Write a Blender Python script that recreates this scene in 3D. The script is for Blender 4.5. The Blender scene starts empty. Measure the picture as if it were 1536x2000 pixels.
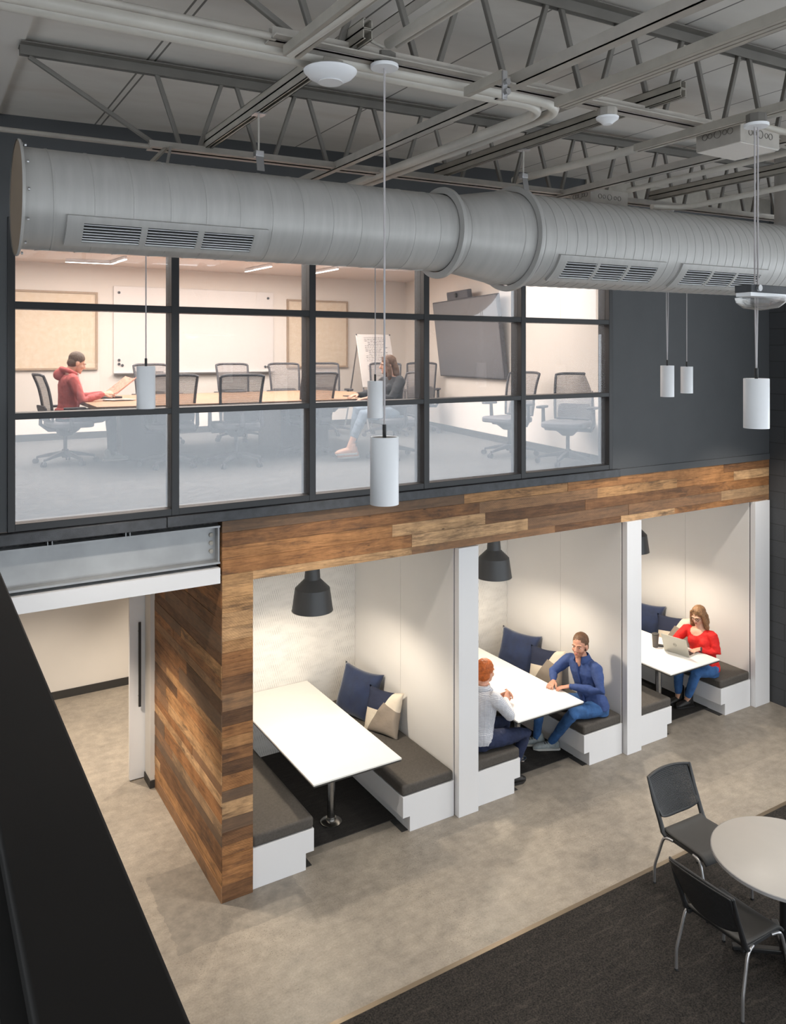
import bpy, bmesh, math, random
from mathutils import Vector, Matrix, Euler, noise
V = Vector
PI = math.pi
random.seed(7)
COL = bpy.context.scene.collection
# ------------------------------------------------------------------ camera frame (metres; Y=0 is the booth facade, X along it)
FPX, CXP, HYP, TH = 1557.0, 768.0, 692.0, math.radians(31.3)
CAM = V((-2.118, -6.096, 4.35))
_F = V((math.sin(TH), math.cos(TH), 0)); _R = V((math.cos(TH), -math.sin(TH), 0))
def _ray(x, y): return _F + _R*((x-CXP)/FPX) + V((0, 0, (HYP-y)/FPX))
def at_x(x, y, v): r = _ray(x, y); return CAM + r*((v-CAM.x)/r.x)
def at_y(x, y, v): r = _ray(x, y); return CAM + r*((v-CAM.y)/r.y)
def at_z(x, y, v): r = _ray(x, y); return CAM + r*((v-CAM.z)/r.z)
# ------------------------------------------------------------------ materials
def lin(c):
    c /= 255.0
    return c/12.92 if c <= .04045 else ((c+.055)/1.055)**2.4
def rgb(r, g, b): return (lin(r), lin(g), lin(b), 1)
class N:
    def __init__(s, name):
        s.m = bpy.data.materials.new(name); s.m.use_nodes = True
        s.t = s.m.node_tree; s.t.nodes.clear()
        s.out = s.n('ShaderNodeOutputMaterial')
    def n(s, typ, **kw):
        nd = s.t.nodes.new(typ)
        for k, v in kw.items(): setattr(nd, k, v)
        return nd
    def l(s, a, b): s.t.links.new(a, b)
    def coords(s, scale=(1, 1, 1), kind='Object', loc=(0, 0, 0)):
        tc = s.n('ShaderNodeTexCoord'); mp = s.n('ShaderNodeMapping')
        mp.inputs['Scale'].default_value = scale; mp.inputs['Location'].default_value = loc
        s.l(tc.outputs[kind], mp.inputs['Vector']); return mp.outputs['Vector']
    def noise(s, vec, scale, detail=4, rough=.55, dist=0):
        nd = s.n('ShaderNodeTexNoise'); nd.inputs['Scale'].default_value = scale
        nd.inputs['Detail'].default_value = detail; nd.inputs['Roughness'].default_value = rough
        nd.inputs['Distortion'].default_value = dist
        if vec is not None: s.l(vec, nd.inputs['Vector'])
        return nd.outputs['Fac']
    def ramp(s, fac, stops):
        r = s.n('ShaderNodeValToRGB'); e = r.color_ramp.elements
        while len(e) < len(stops): e.new(.5)
        for i, (p, c) in enumerate(stops): e[i].position = p; e[i].color = c
        s.l(fac, r.inputs['Fac']); return r.outputs['Color']
    def math(s, op, a, b=None, c=None, clamp=False):
        nd = s.n('ShaderNodeMath', operation=op); nd.use_clamp = clamp
        for i, q in enumerate((a, b, c)):
            if q is None: continue
            if hasattr(q, 'links'): s.l(q, nd.inputs[i])
            else: nd.inputs[i].default_value = q
        return nd.outputs[0]
    def mix(s, fac, a, b, mode='MIX'):
        nd = s.n('ShaderNodeMix', data_type='RGBA', blend_type=mode)
        for i, q in ((0, fac), (6, a), (7, b)):
            if hasattr(q, 'links'): s.l(q, nd.inputs[i])
            else: nd.inputs[i].default_value = q
        return nd.outputs[2]
    def bsdf(s, col=None, rough=.5, metal=0, spec=.5, bump=None, bstr=.2, bdist=.01, **kw):
        b = s.n('ShaderNodeBsdfPrincipled')
        for key, q in (('Base Color', col), ('Roughness', rough), ('Metallic', metal), ('Specular IOR Level', spec)):
            if q is None: continue
            if hasattr(q, 'links'): s.l(q, b.inputs[key])
            else: b.inputs[key].default_value = q
        for k, q in kw.items(): b.inputs[k.replace('_', ' ')].default_value = q
        if bump is not None:
            bp = s.n('ShaderNodeBump'); bp.inputs['Strength'].default_value = bstr; bp.inputs['Distance'].default_value = bdist
            s.l(bump, bp.inputs['Height']); s.l(bp.outputs['Normal'], b.inputs['Normal'])
        s.l(b.outputs[0], s.out.inputs['Surface']); return b
def plain(name, c, rough=.5, metal=0, var=.06, scale=6, spec=.5, bump=.0, bscale=None, **kw):
    n = N(name); v = n.coords()
    f = n.noise(v, scale, 3)
    a = tuple(min(1, q*(1-var)) for q in c[:3])+(1,); b = tuple(min(1, q*(1+var)) for q in c[:3])+(1,)
    col = n.ramp(f, [(.3, a), (.7, b)])
    bm = n.noise(v, bscale or scale*8, 3) if bump else None
    n.bsdf(col, rough, metal, spec, bm, bump, **kw); return n.m
def emit(name, c, s):
    n = N(name); e = n.n('ShaderNodeEmission'); e.inputs[0].default_value = c; e.inputs[1].default_value = s
    n.l(e.outputs[0], n.out.inputs['Surface']); return n.m
M = {}
M['white'] = plain('white_laminate', rgb(222, 222, 224), .45, var=.015, scale=2)
M['panel'] = plain('white_wall_panel', rgb(226, 224, 222), .5, var=.012, scale=2)
M['paint'] = plain('white_wall_paint', rgb(212, 208, 203), .7, var=.02, scale=2, bump=.03)
M['conf_wall'] = plain('conference_wall_paint', rgb(236, 228, 220), .8, var=.01, scale=2)
M['conf_ceiling'] = plain('conference_ceiling_paint', rgb(232, 218, 210), .9, var=.02, scale=1)
M['dark_wall'] = plain('charcoal_wall_paint', rgb(72, 74, 77), .62, var=.05, scale=3, bump=.04)
M['black_frame'] = plain('black_window_frame', rgb(30, 31, 34), .45, var=.1)
M['curb'] = plain('blue_black_steel', rgb(64, 66, 70), .5, .2, var=.25, scale=14, bump=.1)
M['black'] = plain('matte_black', rgb(22, 22, 23), .5)
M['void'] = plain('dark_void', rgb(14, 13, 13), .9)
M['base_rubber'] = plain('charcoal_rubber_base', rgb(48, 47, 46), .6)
M['roof'] = None
M['steel_paint'] = plain('grey_painted_steel', rgb(168, 163, 156), .45, .0, var=.1, scale=9)
M['strut'] = plain('grey_strut', rgb(164, 159, 150), .42, .1, var=.1, scale=9)
M['conduit'] = plain('grey_painted_conduit', rgb(196, 192, 184), .38, .0, var=.07, scale=7)
M['web'] = plain('grey_web_steel', rgb(104, 101, 96), .5, 0, var=.1)
M['duct'] = None
M['grille_dark'] = plain('duct_inside', rgb(34, 34, 34), .8)
M['beam'] = plain('galvanized_beam', rgb(158, 160, 162), .42, .25, var=.1, scale=4)
M['pend'] = plain('white_pendant', rgb(232, 234, 238), .4, var=.01)
M['cord'] = plain('grey_cord', rgb(176, 172, 174), .6)
M['lampgrey'] = plain('charcoal_lamp', rgb(66, 67, 69), .42, var=.05)
M['lampin'] = plain('lamp_inside_white', rgb(235, 230, 220), .5)
M['table'] = plain('white_table_top', rgb(236, 234, 230), .35, var=.01)
M['table_edge'] = plain('table_edge_dark', rgb(60, 58, 55), .5)
M['chrome'] = plain('brushed_steel', rgb(170, 168, 165), .25, 1.0, var=.08, scale=20)
M['seatfab'] = plain('charcoal_bench_fabric', rgb(84, 80, 76), .9, var=.12, scale=60, spec=.2, bump=.25, bscale=500)
M['navy'] = plain('navy_velvet', rgb(32, 46, 78), .75, var=.22, scale=9, spec=.3, bump=.3, bscale=20, Sheen_Weight=.5)
M['grey_table'] = plain('grey_table_laminate', rgb(164, 161, 157), .45, var=.015)
M['edge_grey'] = plain('table_edge_band', rgb(150, 150, 152), .5)
M['chairblk'] = plain('black_plastic', rgb(36, 37, 39), .5, var=.06)
M['chairseat'] = plain('charcoal_seat', rgb(52, 51, 50), .7, var=.06)
M['silver'] = plain('silver_leg', rgb(178, 178, 180), .32, .85, var=.04)
M['offblk'] = plain('office_chair_plastic', rgb(74, 74, 79), .55)
M['offgrey'] = plain('office_chair_grey', rgb(104, 104, 110), .6)
M['woodtable'] = plain('conference_table_wood', rgb(176, 140, 112), .4, var=.12, scale=5)
M['woodedge'] = plain('conference_table_edge', rgb(110, 92, 80), .5)
M['darkpanel'] = plain('dark_table_base', rgb(70, 66, 66), .5)
M['art'] = None
M['artframe'] = plain('art_frame_wood', rgb(176, 154, 132), .5)
M['wb'] = plain('whiteboard', rgb(234, 228, 224), .25, var=.01)
M['ink'] = plain('marker_ink', rgb(70, 66, 74), .7)
M['tv'] = plain('tv_screen', rgb(112, 113, 118), .3, var=.02)  # lightened grey: reflection and haze are put into the screen colour
M['railblk'] = plain('black_rail', rgb(17, 15, 14), .65, var=.3, scale=5, spec=.3)
M['cable'] = plain('rail_cable', rgb(120, 108, 98), .4, .5)
M['trim'] = plain('floor_transition_metal', rgb(120, 108, 92), .4, .6)
M['paper'] = plain('paper', rgb(236, 230, 224), .8)
M['magpaper'] = plain('magazine', rgb(196, 140, 120), .6, var=.4, scale=30)
M['laptop'] = plain('silver_laptop', rgb(178, 176, 168), .35, .4, var=.02)
M['laptopblk'] = plain('laptop_keyboard', rgb(36, 35, 36), .5)
M['mug'] = plain('tumbler_grey', rgb(92, 86, 82), .35, .3)
M['mugdk'] = plain('tumbler_lid', rgb(40, 38, 38), .4)
# people
M['skin'] = plain('skin_fair', rgb(208, 162, 138), .5, var=.06, scale=25, Subsurface_Weight=.08)
M['skin2'] = plain('skin_ruddy', rgb(200, 146, 122), .5, var=.07, scale=25, Subsurface_Weight=.08)
M['stubble'] = plain('skin_stubble', rgb(164, 112, 88), .6, var=.1, scale=60)
M['lips'] = plain('lips', rgb(176, 100, 92), .5)
M['eyewhite'] = plain('eye', rgb(196, 182, 174), .3)
M['iris'] = plain('iris', rgb(44, 36, 34), .3)
M['hair_brown'] = plain('hair_brown', rgb(98, 68, 46), .55, var=.3, scale=40, bump=.4, bscale=120)
M['hair_dark'] = plain('hair_dark_brown', rgb(84, 64, 50), .55, var=.3, scale=40, bump=.4, bscale=120)
M['hair_red'] = plain('hair_ginger', rgb(176, 88, 28), .55, var=.3, scale=40, bump=.5, bscale=100)
M['hair_long'] = plain('hair_highlighted', rgb(134, 98, 66), .5, var=.32, scale=45, bump=.5, bscale=130)
M['shirt_blue'] = plain('blue_shirt', rgb(48, 70, 122), .8, var=.08, scale=30, bump=.2, bscale=30)
M['jeans'] = plain('blue_jeans', rgb(54, 96, 150), .85, var=.3, scale=9, bump=.25, bscale=60)
M['jeans_dark'] = plain('dark_navy_trousers', rgb(30, 40, 70), .85, var=.2, scale=12, bump=.25, bscale=50)
M['jeans_light'] = plain('pale_jeans', rgb(120, 134, 150), .85, var=.2, scale=12)
M['trousers'] = plain('dark_trousers', rgb(40, 42, 50), .85, var=.15)
M['red'] = plain('red_top', rgb(205, 22, 18), .75, var=.1, scale=20, bump=.2, bscale=26)
M['hoodie'] = plain('coral_hoodie', rgb(180, 92, 90), .9, var=.15, scale=30, bump=.25, bscale=60)
M['tee'] = plain('white_tee', rgb(226, 220, 216), .9)
M['darktop'] = plain('dark_top', rgb(56, 58, 62), .85)
M['shoe_grey'] = plain('grey_trainers', rgb(150, 158, 160), .7, var=.15, scale=40)
M['shoe_blk'] = plain('black_ankle_boots', rgb(24, 22, 22), .5)
M['sole'] = plain('shoe_sole', rgb(190, 190, 186), .7)
M['glasses'] = plain('glasses_frame', rgb(30, 26, 26), .3)

def m_roof():
    n = N('roof_deck'); v = n.coords()
    sx = n.n('ShaderNodeSeparateXYZ'); n.l(v, sx.inputs[0]); x = sx.outputs[0]
    big = n.noise(n.coords((.5, 1.3, 1)), 1.6, 4, .6)
    col = n.ramp(big, [(.3, rgb(206, 201, 195)), (.5, rgb(218, 214, 208)), (.72, rgb(226, 222, 217))])
    stain = n.noise(n.coords((.6, 1.8, 1), loc=(3, 1, 0)), 1.1, 3)
    st = n.ramp(stain, [(.56, (0, 0, 0, 1)), (.75, (1, 1, 1, 1))])
    col = n.mix(n.math('MULTIPLY', st, .35), col, rgb(186, 168, 150))
    # sheet seams every 0.776 m
    u = n.math('ADD', x, 50*.776-.63)
    w = n.math('MODULO', u, .776)
    seam = n.math('LESS_THAN', n.math('ABSOLUTE', n.math('SUBTRACT', w, .01)), .006)
    d1 = n.math('LESS_THAN', n.math('ABSOLUTE', n.math('ADD', x, .955)), .006)
    seam = n.math('MAXIMUM', seam, d1)
    col = n.mix(n.math('MULTIPLY', seam, .8), col, rgb(62, 58, 54))
    n.bsdf(col, .75, bump=big, bstr=.25, bdist=.03); return n.m
M['roof'] = m_roof()
def m_duct():
    n = N('galvanised_duct'); 
    v = n.coords((1, 1, 1))
    f = n.noise(n.coords((9, 1.2, 1.2)), 3, 4)
    col = n.ramp(f, [(.3, rgb(164, 163, 161)), (.7, rgb(175, 174, 172))])
    n.bsdf(col, .4, .1, bump=f, bstr=.01); return n.m
M['duct'] = m_duct()
def m_wood(name, axis):
    n = N(name)
    at = n.n('ShaderNodeAttribute'); at.attribute_name = 'plank'
    sp = n.n('ShaderNodeSeparateColor'); n.l(at.outputs['Color'], sp.inputs[0])
    tone, off, grey = sp.outputs[0], sp.outputs[1], sp.outputs[2]
    tc = n.n('ShaderNodeTexCoord')
    ofv = n.n('ShaderNodeCombineXYZ')
    n.l(n.math('MULTIPLY', off, 37.0), ofv.inputs[0]); n.l(n.math('MULTIPLY', off, 61.0), ofv.inputs[1]); n.l(n.math('MULTIPLY', grey, 23.0), ofv.inputs[2])
    add = n.n('ShaderNodeVectorMath', operation='ADD'); n.l(tc.outputs['Object'], add.inputs[0]); n.l(ofv.outputs[0], add.inputs[1])
    mp = n.n('ShaderNodeMapping'); n.l(add.outputs[0], mp.inputs[0])
    mp.inputs['Scale'].default_value = (1.6, 22, 22) if axis == 'X' else (22, 1.6, 22)
    vec = mp.outputs[0]
    base = n.ramp(tone, [(0, rgb(104, 76, 54)), (.2, rgb(128, 92, 62)), (.42, rgb(156, 110, 70)), (.62, rgb(170, 122, 78)), (.82, rgb(184, 144, 100)), (1, rgb(198, 162, 122))])
    gr = n.noise(vec, 1.6, 6, .65, .6)
    g1 = n.ramp(gr, [(.3, (.5, .47, .45, 1)), (.48, (.92, .9, .88, 1)), (.72, (1.25, 1.23, 1.2, 1))])
    col = n.mix(1.0, base, g1, 'MULTIPLY')
    mpf = n.n('ShaderNodeMapping'); n.l(add.outputs[0], mpf.inputs[0])
    mpf.inputs['Scale'].default_value = (7, 130, 130) if axis == 'X' else (130, 7, 130)
    gf = n.noise(mpf.outputs[0], 1.5, 5, .7, .3)
    col = n.mix(1.0, col, n.ramp(gf, [(.32, (.62, .6, .58, 1)), (.5, (1, 1, 1, 1)), (.7, (1.14, 1.13, 1.12, 1))]), 'MULTIPLY')
    blot = n.noise(n.coords((1, 1, 1)), 5, 4, .6)
    col = n.mix(1.0, col, n.ramp(blot, [(.32, (.74, .72, .7, 1)), (.6, (1.06, 1.05, 1.04, 1))]), 'MULTIPLY')
    # weathered grey patches and dark stains with their own outline
    mp2 = n.n('ShaderNodeMapping'); n.l(add.outputs[0], mp2.inputs[0])
    mp2.inputs['Scale'].default_value = (1.3, 5, 5) if axis == 'X' else (5, 1.3, 5)
    s1 = n.noise(mp2.outputs[0], 1.5, 5, .7, .5)
    stn = n.ramp(s1, [(.52, (0, 0, 0, 1)), (.68, (1, 1, 1, 1))])
    col = n.mix(n.math('MULTIPLY', stn, .72), col, rgb(62, 48, 40))
    gy = n.math('GREATER_THAN', grey, .72)
    col = n.mix(n.math('MULTIPLY', gy, .4), col, rgb(112, 98, 84))
    # saw marks
    wv = n.n('ShaderNodeTexWave'); wv.inputs['Scale'].default_value = 26; wv.inputs['Distortion'].default_value = 4
    wv.bands_direction = 'DIAGONAL'; n.l(add.outputs[0], wv.inputs['Vector'])
    sw = n.math('MULTIPLY', n.math('LESS_THAN', off, .22), n.math('MULTIPLY', wv.outputs['Fac'], .16))
    col = n.mix(sw, col, rgb(70, 50, 36))
    vo = n.n('ShaderNodeTexVoronoi'); vo.inputs['Scale'].default_value = 1.0
    mp3 = n.n('ShaderNodeMapping'); n.l(add.outputs[0], mp3.inputs[0]); mp3.inputs['Scale'].default_value = (3.2, 9, 9) if axis == 'X' else (9, 3.2, 9)
    n.l(mp3.outputs[0], vo.inputs['Vector'])
    kn = n.ramp(vo.outputs['Distance'], [(.025, (1, 1, 1, 1)), (.075, (0, 0, 0, 1))])
    col = n.mix(n.math('MULTIPLY', kn, .8), col, rgb(40, 28, 22))
    n.bsdf(col, .62, spec=.35, bump=gr, bstr=.35, bdist=.004); return n.m
M['wood_x'] = m_wood('reclaimed_planks_along', 'X')
M['wood_y'] = m_wood('reclaimed_planks_across', 'Y')
def m_concrete():
    n = N('polished_concrete'); v = n.coords()
    a = n.noise(v, 1.1, 6, .62, .3); b = n.noise(v, 9, 5, .6)
    col = n.ramp(a, [(.28, rgb(122, 116, 109)), (.5, rgb(144, 136, 126)), (.74, rgb(160, 151, 138))])
    col = n.mix(.45, col, n.ramp(b, [(.3, rgb(112, 107, 100)), (.7, rgb(164, 155, 142))]), 'MIX')
    fine = n.noise(v, 70, 4, .65)
    col = n.mix(1.0, col, n.ramp(fine, [(.3, (.84, .83, .82, 1)), (.55, (1.02, 1.02, 1.02, 1)), (.72, (1.12, 1.11, 1.1, 1))]), 'MULTIPLY')
    scr = n.noise(n.coords((1, 5, 1), loc=(2, 0, 0)), 3, 6, .75, .6)
    col = n.mix(1.0, col, n.ramp(scr, [(.3, (.86, .855, .85, 1)), (.55, (1.02, 1.02, 1.02, 1))]), 'MULTIPLY')
    # pitted aggregate in loose areas
    vo = n.n('ShaderNodeTexVoronoi'); vo.inputs['Scale'].default_value = 58; n.l(v, vo.inputs['Vector'])
    dots = n.math('LESS_THAN', vo.outputs['Distance'], .17)
    area = n.ramp(n.noise(v, .9, 4, .6), [(.5, (0, 0, 0, 1)), (.6, (1, 1, 1, 1))])
    col = n.mix(n.math('MULTIPLY', n.math('MULTIPLY', dots, area), .75), col, rgb(74, 66, 58))
    # trench patches of newer concrete
    wob = n.noise(v, 7, 4); 
    sx = n.n('ShaderNodeSeparateXYZ'); n.l(v, sx.inputs[0])
    X = n.math('ADD', sx.outputs[0], n.math('MULTIPLY', n.math('SUBTRACT', wob, .5), .12))
    Y = n.math('ADD', sx.outputs[1], n.math('MULTIPLY', n.math('SUBTRACT', wob, .5), .07))
    def rect(x0, x1, y0, y1):
        q = n.math('LESS_THAN', n.math('ABSOLUTE', n.math('SUBTRACT', X, (x0+x1)/2)), (x1-x0)/2)
        r = n.math('LESS_THAN', n.math('ABSOLUTE', n.math('SUBTRACT', Y, (y0+y1)/2)), (y1-y0)/2)
        return n.math('MULTIPLY', q, r)
    pm = None
    for (r, w) in (((-.44, .62, -.36, .62), .75), ((3.3, 4.75, -.44, .9), .55), ((4.75, 8, -.85, 1), .45), ((2.3, 3.4, -.2, .6), .3)):
        k = n.math('MULTIPLY', rect(*r), w); pm = k if pm is None else n.math('MAXIMUM', pm, k)
    col = n.mix(n.math('MULTIPLY', pm, .75), col, n.ramp(b, [(.3, rgb(98, 94, 89)), (.7, rgb(128, 122, 114))]))
    rg = n.ramp(a, [(.3, (.38, .38, .38, 1)), (.7, (.55, .55, .55, 1))])
    n.bsdf(col, rg, spec=.4, bump=b, bstr=.08, bdist=.004); return n.m
M['concrete'] = m_concrete()
def m_carpet(name, c0, c1, c2, sc=(2.2, 14, 1), fine=240):
    n = N(name)
    st = n.noise(n.coords(sc), 2.2, 6, .7, .4); f = n.noise(n.coords(), fine, 2)
    col = n.ramp(st, [(.3, c0), (.55, c1), (.75, c2)])
    col = n.mix(.5, col, n.ramp(f, [(.3, c0), (.7, c2)]))
    n.bsdf(col, .95, spec=.1, bump=f, bstr=.5, bdist=.006); return n.m
M['carpet'] = m_carpet('charcoal_plank_carpet', rgb(22, 22, 23), rgb(35, 34, 34), rgb(76, 71, 66), (1.6, 9, 1), 90)
M['booth_carpet'] = m_carpet('booth_dark_carpet', rgb(40, 39, 39), rgb(54, 53, 52), rgb(78, 75, 72))
M['conf_carpet'] = m_carpet('conference_carpet', rgb(52, 54, 58), rgb(92, 93, 95), rgb(146, 144, 141), (3, 6, 1), 42)
def m_wallpaper():
    n = N('wave_wallpaper')
    tc = n.n('ShaderNodeTexCoord'); sp = n.n('ShaderNodeSeparateXYZ'); n.l(tc.outputs['Object'], sp.inputs[0])
    x, z = sp.outputs[0], sp.outputs[2]
    # columns of vertical wavy lines, neighbours mirrored so they form slim leaves
    wig = n.math('MULTIPLY', n.math('SINE', n.math('MULTIPLY', z, 2*PI/.085)), .0034)
    col_i = n.math('FLOOR', n.math('DIVIDE', x, .0125))
    sign = n.math('SUBTRACT', n.math('MULTIPLY', n.math('MODULO', n.math('ADD', col_i, 400), 2), 2), 1)
    loc = n.math('SUBTRACT', n.math('SUBTRACT', x, n.math('MULTIPLY', col_i, .0125)), .00625)
    d = n.math('ABSOLUTE', n.math('SUBTRACT', loc, n.math('MULTIPLY', wig, sign)))
    line = n.math('LESS_THAN', d, .0014)
    fade = n.ramp(n.noise(n.coords((1, 1, 2.4)), 5, 3), [(.4, (.1, .1, .1, 1)), (.62, (.8, .8, .8, 1))])
    col = n.mix(n.math('MULTIPLY', line, fade), rgb(228, 225, 220), rgb(132, 128, 124))
    n.bsdf(col, .6); return n.m
M['wallpaper'] = m_wallpaper()
def m_cmu():
    n = N('painted_block')
    tc = n.n('ShaderNodeTexCoord'); sp = n.n('ShaderNodeSeparateXYZ'); n.l(tc.outputs['Object'], sp.inputs[0])
    cb = n.n('ShaderNodeCombineXYZ'); n.l(sp.outputs[1], cb.inputs[0]); n.l(sp.outputs[2], cb.inputs[1])
    br = n.n('ShaderNodeTexBrick'); n.l(cb.outputs[0], br.inputs['Vector'])
    br.inputs['Scale'].default_value = 1; br.inputs['Brick Width'].default_value = .406; br.inputs['Row Height'].default_value = .203
    br.inputs['Mortar Size'].default_value = .006; br.inputs['Mortar Smooth'].default_value = .3
    br.inputs['Color1'].default_value = rgb(64, 66, 69); br.inputs['Color2'].default_value = rgb(70, 72, 75); br.inputs['Mortar'].default_value = rgb(50, 51, 53)
    n.bsdf(br.outputs['Color'], .75, bump=n.math('SUBTRACT', n.noise(n.coords(), 60, 3), n.math('MULTIPLY', br.outputs['Fac'], 3)), bstr=.4, bdist=.006); return n.m
M['cmu'] = m_cmu()
def m_glass():
    n = N('window_glass')
    tr = n.n('ShaderNodeBsdfTransparent'); tr.inputs[0].default_value = (.95, .955, .96, 1)
    gl = n.n('ShaderNodeBsdfGlossy'); gl.inputs['Roughness'].default_value = .0; gl.inputs[0].default_value = (.95, .97, 1, 1)
    m1 = n.n('ShaderNodeMixShader'); m1.inputs[0].default_value = .058
    n.l(tr.outputs[0], m1.inputs[1]); n.l(gl.outputs[0], m1.inputs[2])
    df = n.n('ShaderNodeBsdfDiffuse'); df.inputs[0].default_value = rgb(215, 218, 224)  # pale diffuse film paints the haze of reflected daylight onto the panes
    m2 = n.n('ShaderNodeMixShader')
    f = n.noise(n.coords((5, 1, .6)), 1.5, 3)
    n.l(n.math('MULTIPLY_ADD', f, .04, .03), m2.inputs[0])
    n.l(m1.outputs[0], m2.inputs[1]); n.l(df.outputs[0], m2.inputs[2]); n.l(m2.outputs[0], n.out.inputs['Surface']); return n.m
M['glass'] = m_glass()
def m_mesh():
    n = N('chair_back_mesh')
    tr = n.n('ShaderNodeBsdfTransparent'); d = n.bsdf(rgb(128, 124, 124), .8)
    w = n.n('ShaderNodeTexWave'); w.bands_direction = 'Z'; w.inputs['Scale'].default_value = 24
    n.l(n.coords(), w.inputs['Vector'])
    mx = n.n('ShaderNodeMixShader'); n.l(n.math('MULTIPLY_ADD', w.outputs['Fac'], .3, .42), mx.inputs[0])
    n.l(tr.outputs[0], mx.inputs[1]); n.l(d.outputs[0], mx.inputs[2]); n.l(mx.outputs[0], n.out.inputs['Surface']); return n.m
M['mesh'] = m_mesh()
def m_art():
    n = N('radial_string_art')
    tc = n.n('ShaderNodeTexCoord'); sp = n.n('ShaderNodeSeparateXYZ'); n.l(tc.outputs['Object'], sp.inputs[0])
    ang = n.math('ARCTAN2', n.math('SUBTRACT', sp.outputs[2], .52), sp.outputs[0])
    cb = n.n('ShaderNodeCombineXYZ'); n.l(n.math('MULTIPLY', ang, 14), cb.inputs[0])
    f = n.noise(cb.outputs[0], 3, 5, .8); g = n.noise(n.coords(), 14, 4)
    col = n.mix(.5, n.ramp(f, [(.35, rgb(216, 194, 168)), (.65, rgb(240, 226, 208))]), n.ramp(g, [(.3, rgb(214, 190, 160)), (.7, rgb(240, 224, 204))]))
    n.bsdf(col, .8); return n.m
M['art'] = m_art()
def m_check():
    n = N('checked_shirt')
    tc = n.n('ShaderNodeTexCoord'); sp = n.n('ShaderNodeSeparateXYZ'); n.l(tc.outputs['Object'], sp.inputs[0])
    def ln(s, off, p=.015, w=.0019): return n.math('LESS_THAN', n.math('ABSOLUTE', n.math('SUBTRACT', n.math('MODULO', n.math('ADD', s, 10+off), p), p/2)), w)
    gn = n.n('ShaderNodeNewGeometry'); sn = n.n('ShaderNodeSeparateXYZ'); n.l(gn.outputs['Normal'], sn.inputs[0])
    A = n.math('ADD', sp.outputs[0], sp.outputs[1]); nA = n.math('ABSOLUTE', n.math('MULTIPLY', n.math('ADD', sn.outputs[0], sn.outputs[1]), .707))
    B = n.math('SUBTRACT', sp.outputs[0], sp.outputs[1])
    mz = n.math('LESS_THAN', n.math('ABSOLUTE', sn.outputs[2]), .75); ma = n.math('LESS_THAN', nA, .7)
    v1 = n.math('MULTIPLY', ln(n.math('MULTIPLY', A, .8), 0), ma); v2 = n.math('MULTIPLY', ln(n.math('MULTIPLY', B, .8), 0), n.math('SUBTRACT', 1, ma))
    q = n.math('MAXIMUM', n.math('MULTIPLY', ln(sp.outputs[2], 0), mz), n.math('MAXIMUM', v1, v2))
    fab = n.noise(n.coords(), 30, 3)
    col = n.mix(n.math('MULTIPLY', q, .6), rgb(214, 214, 218), rgb(96, 108, 136))
    n.bsdf(col, .85, bump=fab, bstr=.25); return n.m
M['check'] = m_check()
def m_pillow():
    n = N('colour_block_pillow')
    tc = n.n('ShaderNodeTexCoord'); sp = n.n('ShaderNodeSeparateXYZ'); n.l(tc.outputs['Object'], sp.inputs[0])
    x, z = sp.outputs[0], sp.outputs[2]
    def half(a, b, c): return n.math('GREATER_THAN', n.math('ADD', n.math('ADD', n.math('MULTIPLY', x, a), n.math('MULTIPLY', z, b)), c), 0)
    navy = n.math('MULTIPLY', half(-1, .55, -.0), half(0, 1, -.02))
    grey = n.math('MULTIPLY', n.math('MULTIPLY', half(1, -.62, .03), half(-.42, -1, .12)), half(.55, -1, .12))
    col = n.mix(navy, rgb(226, 214, 196), rgb(44, 50, 70)); col = n.mix(grey, col, rgb(150, 138, 126))
    f = n.noise(n.coords(), 22, 3)
    n.bsdf(col, .85, spec=.2, bump=f, bstr=.35, bdist=.01); return n.m
M['pillow'] = m_pillow()
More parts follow.
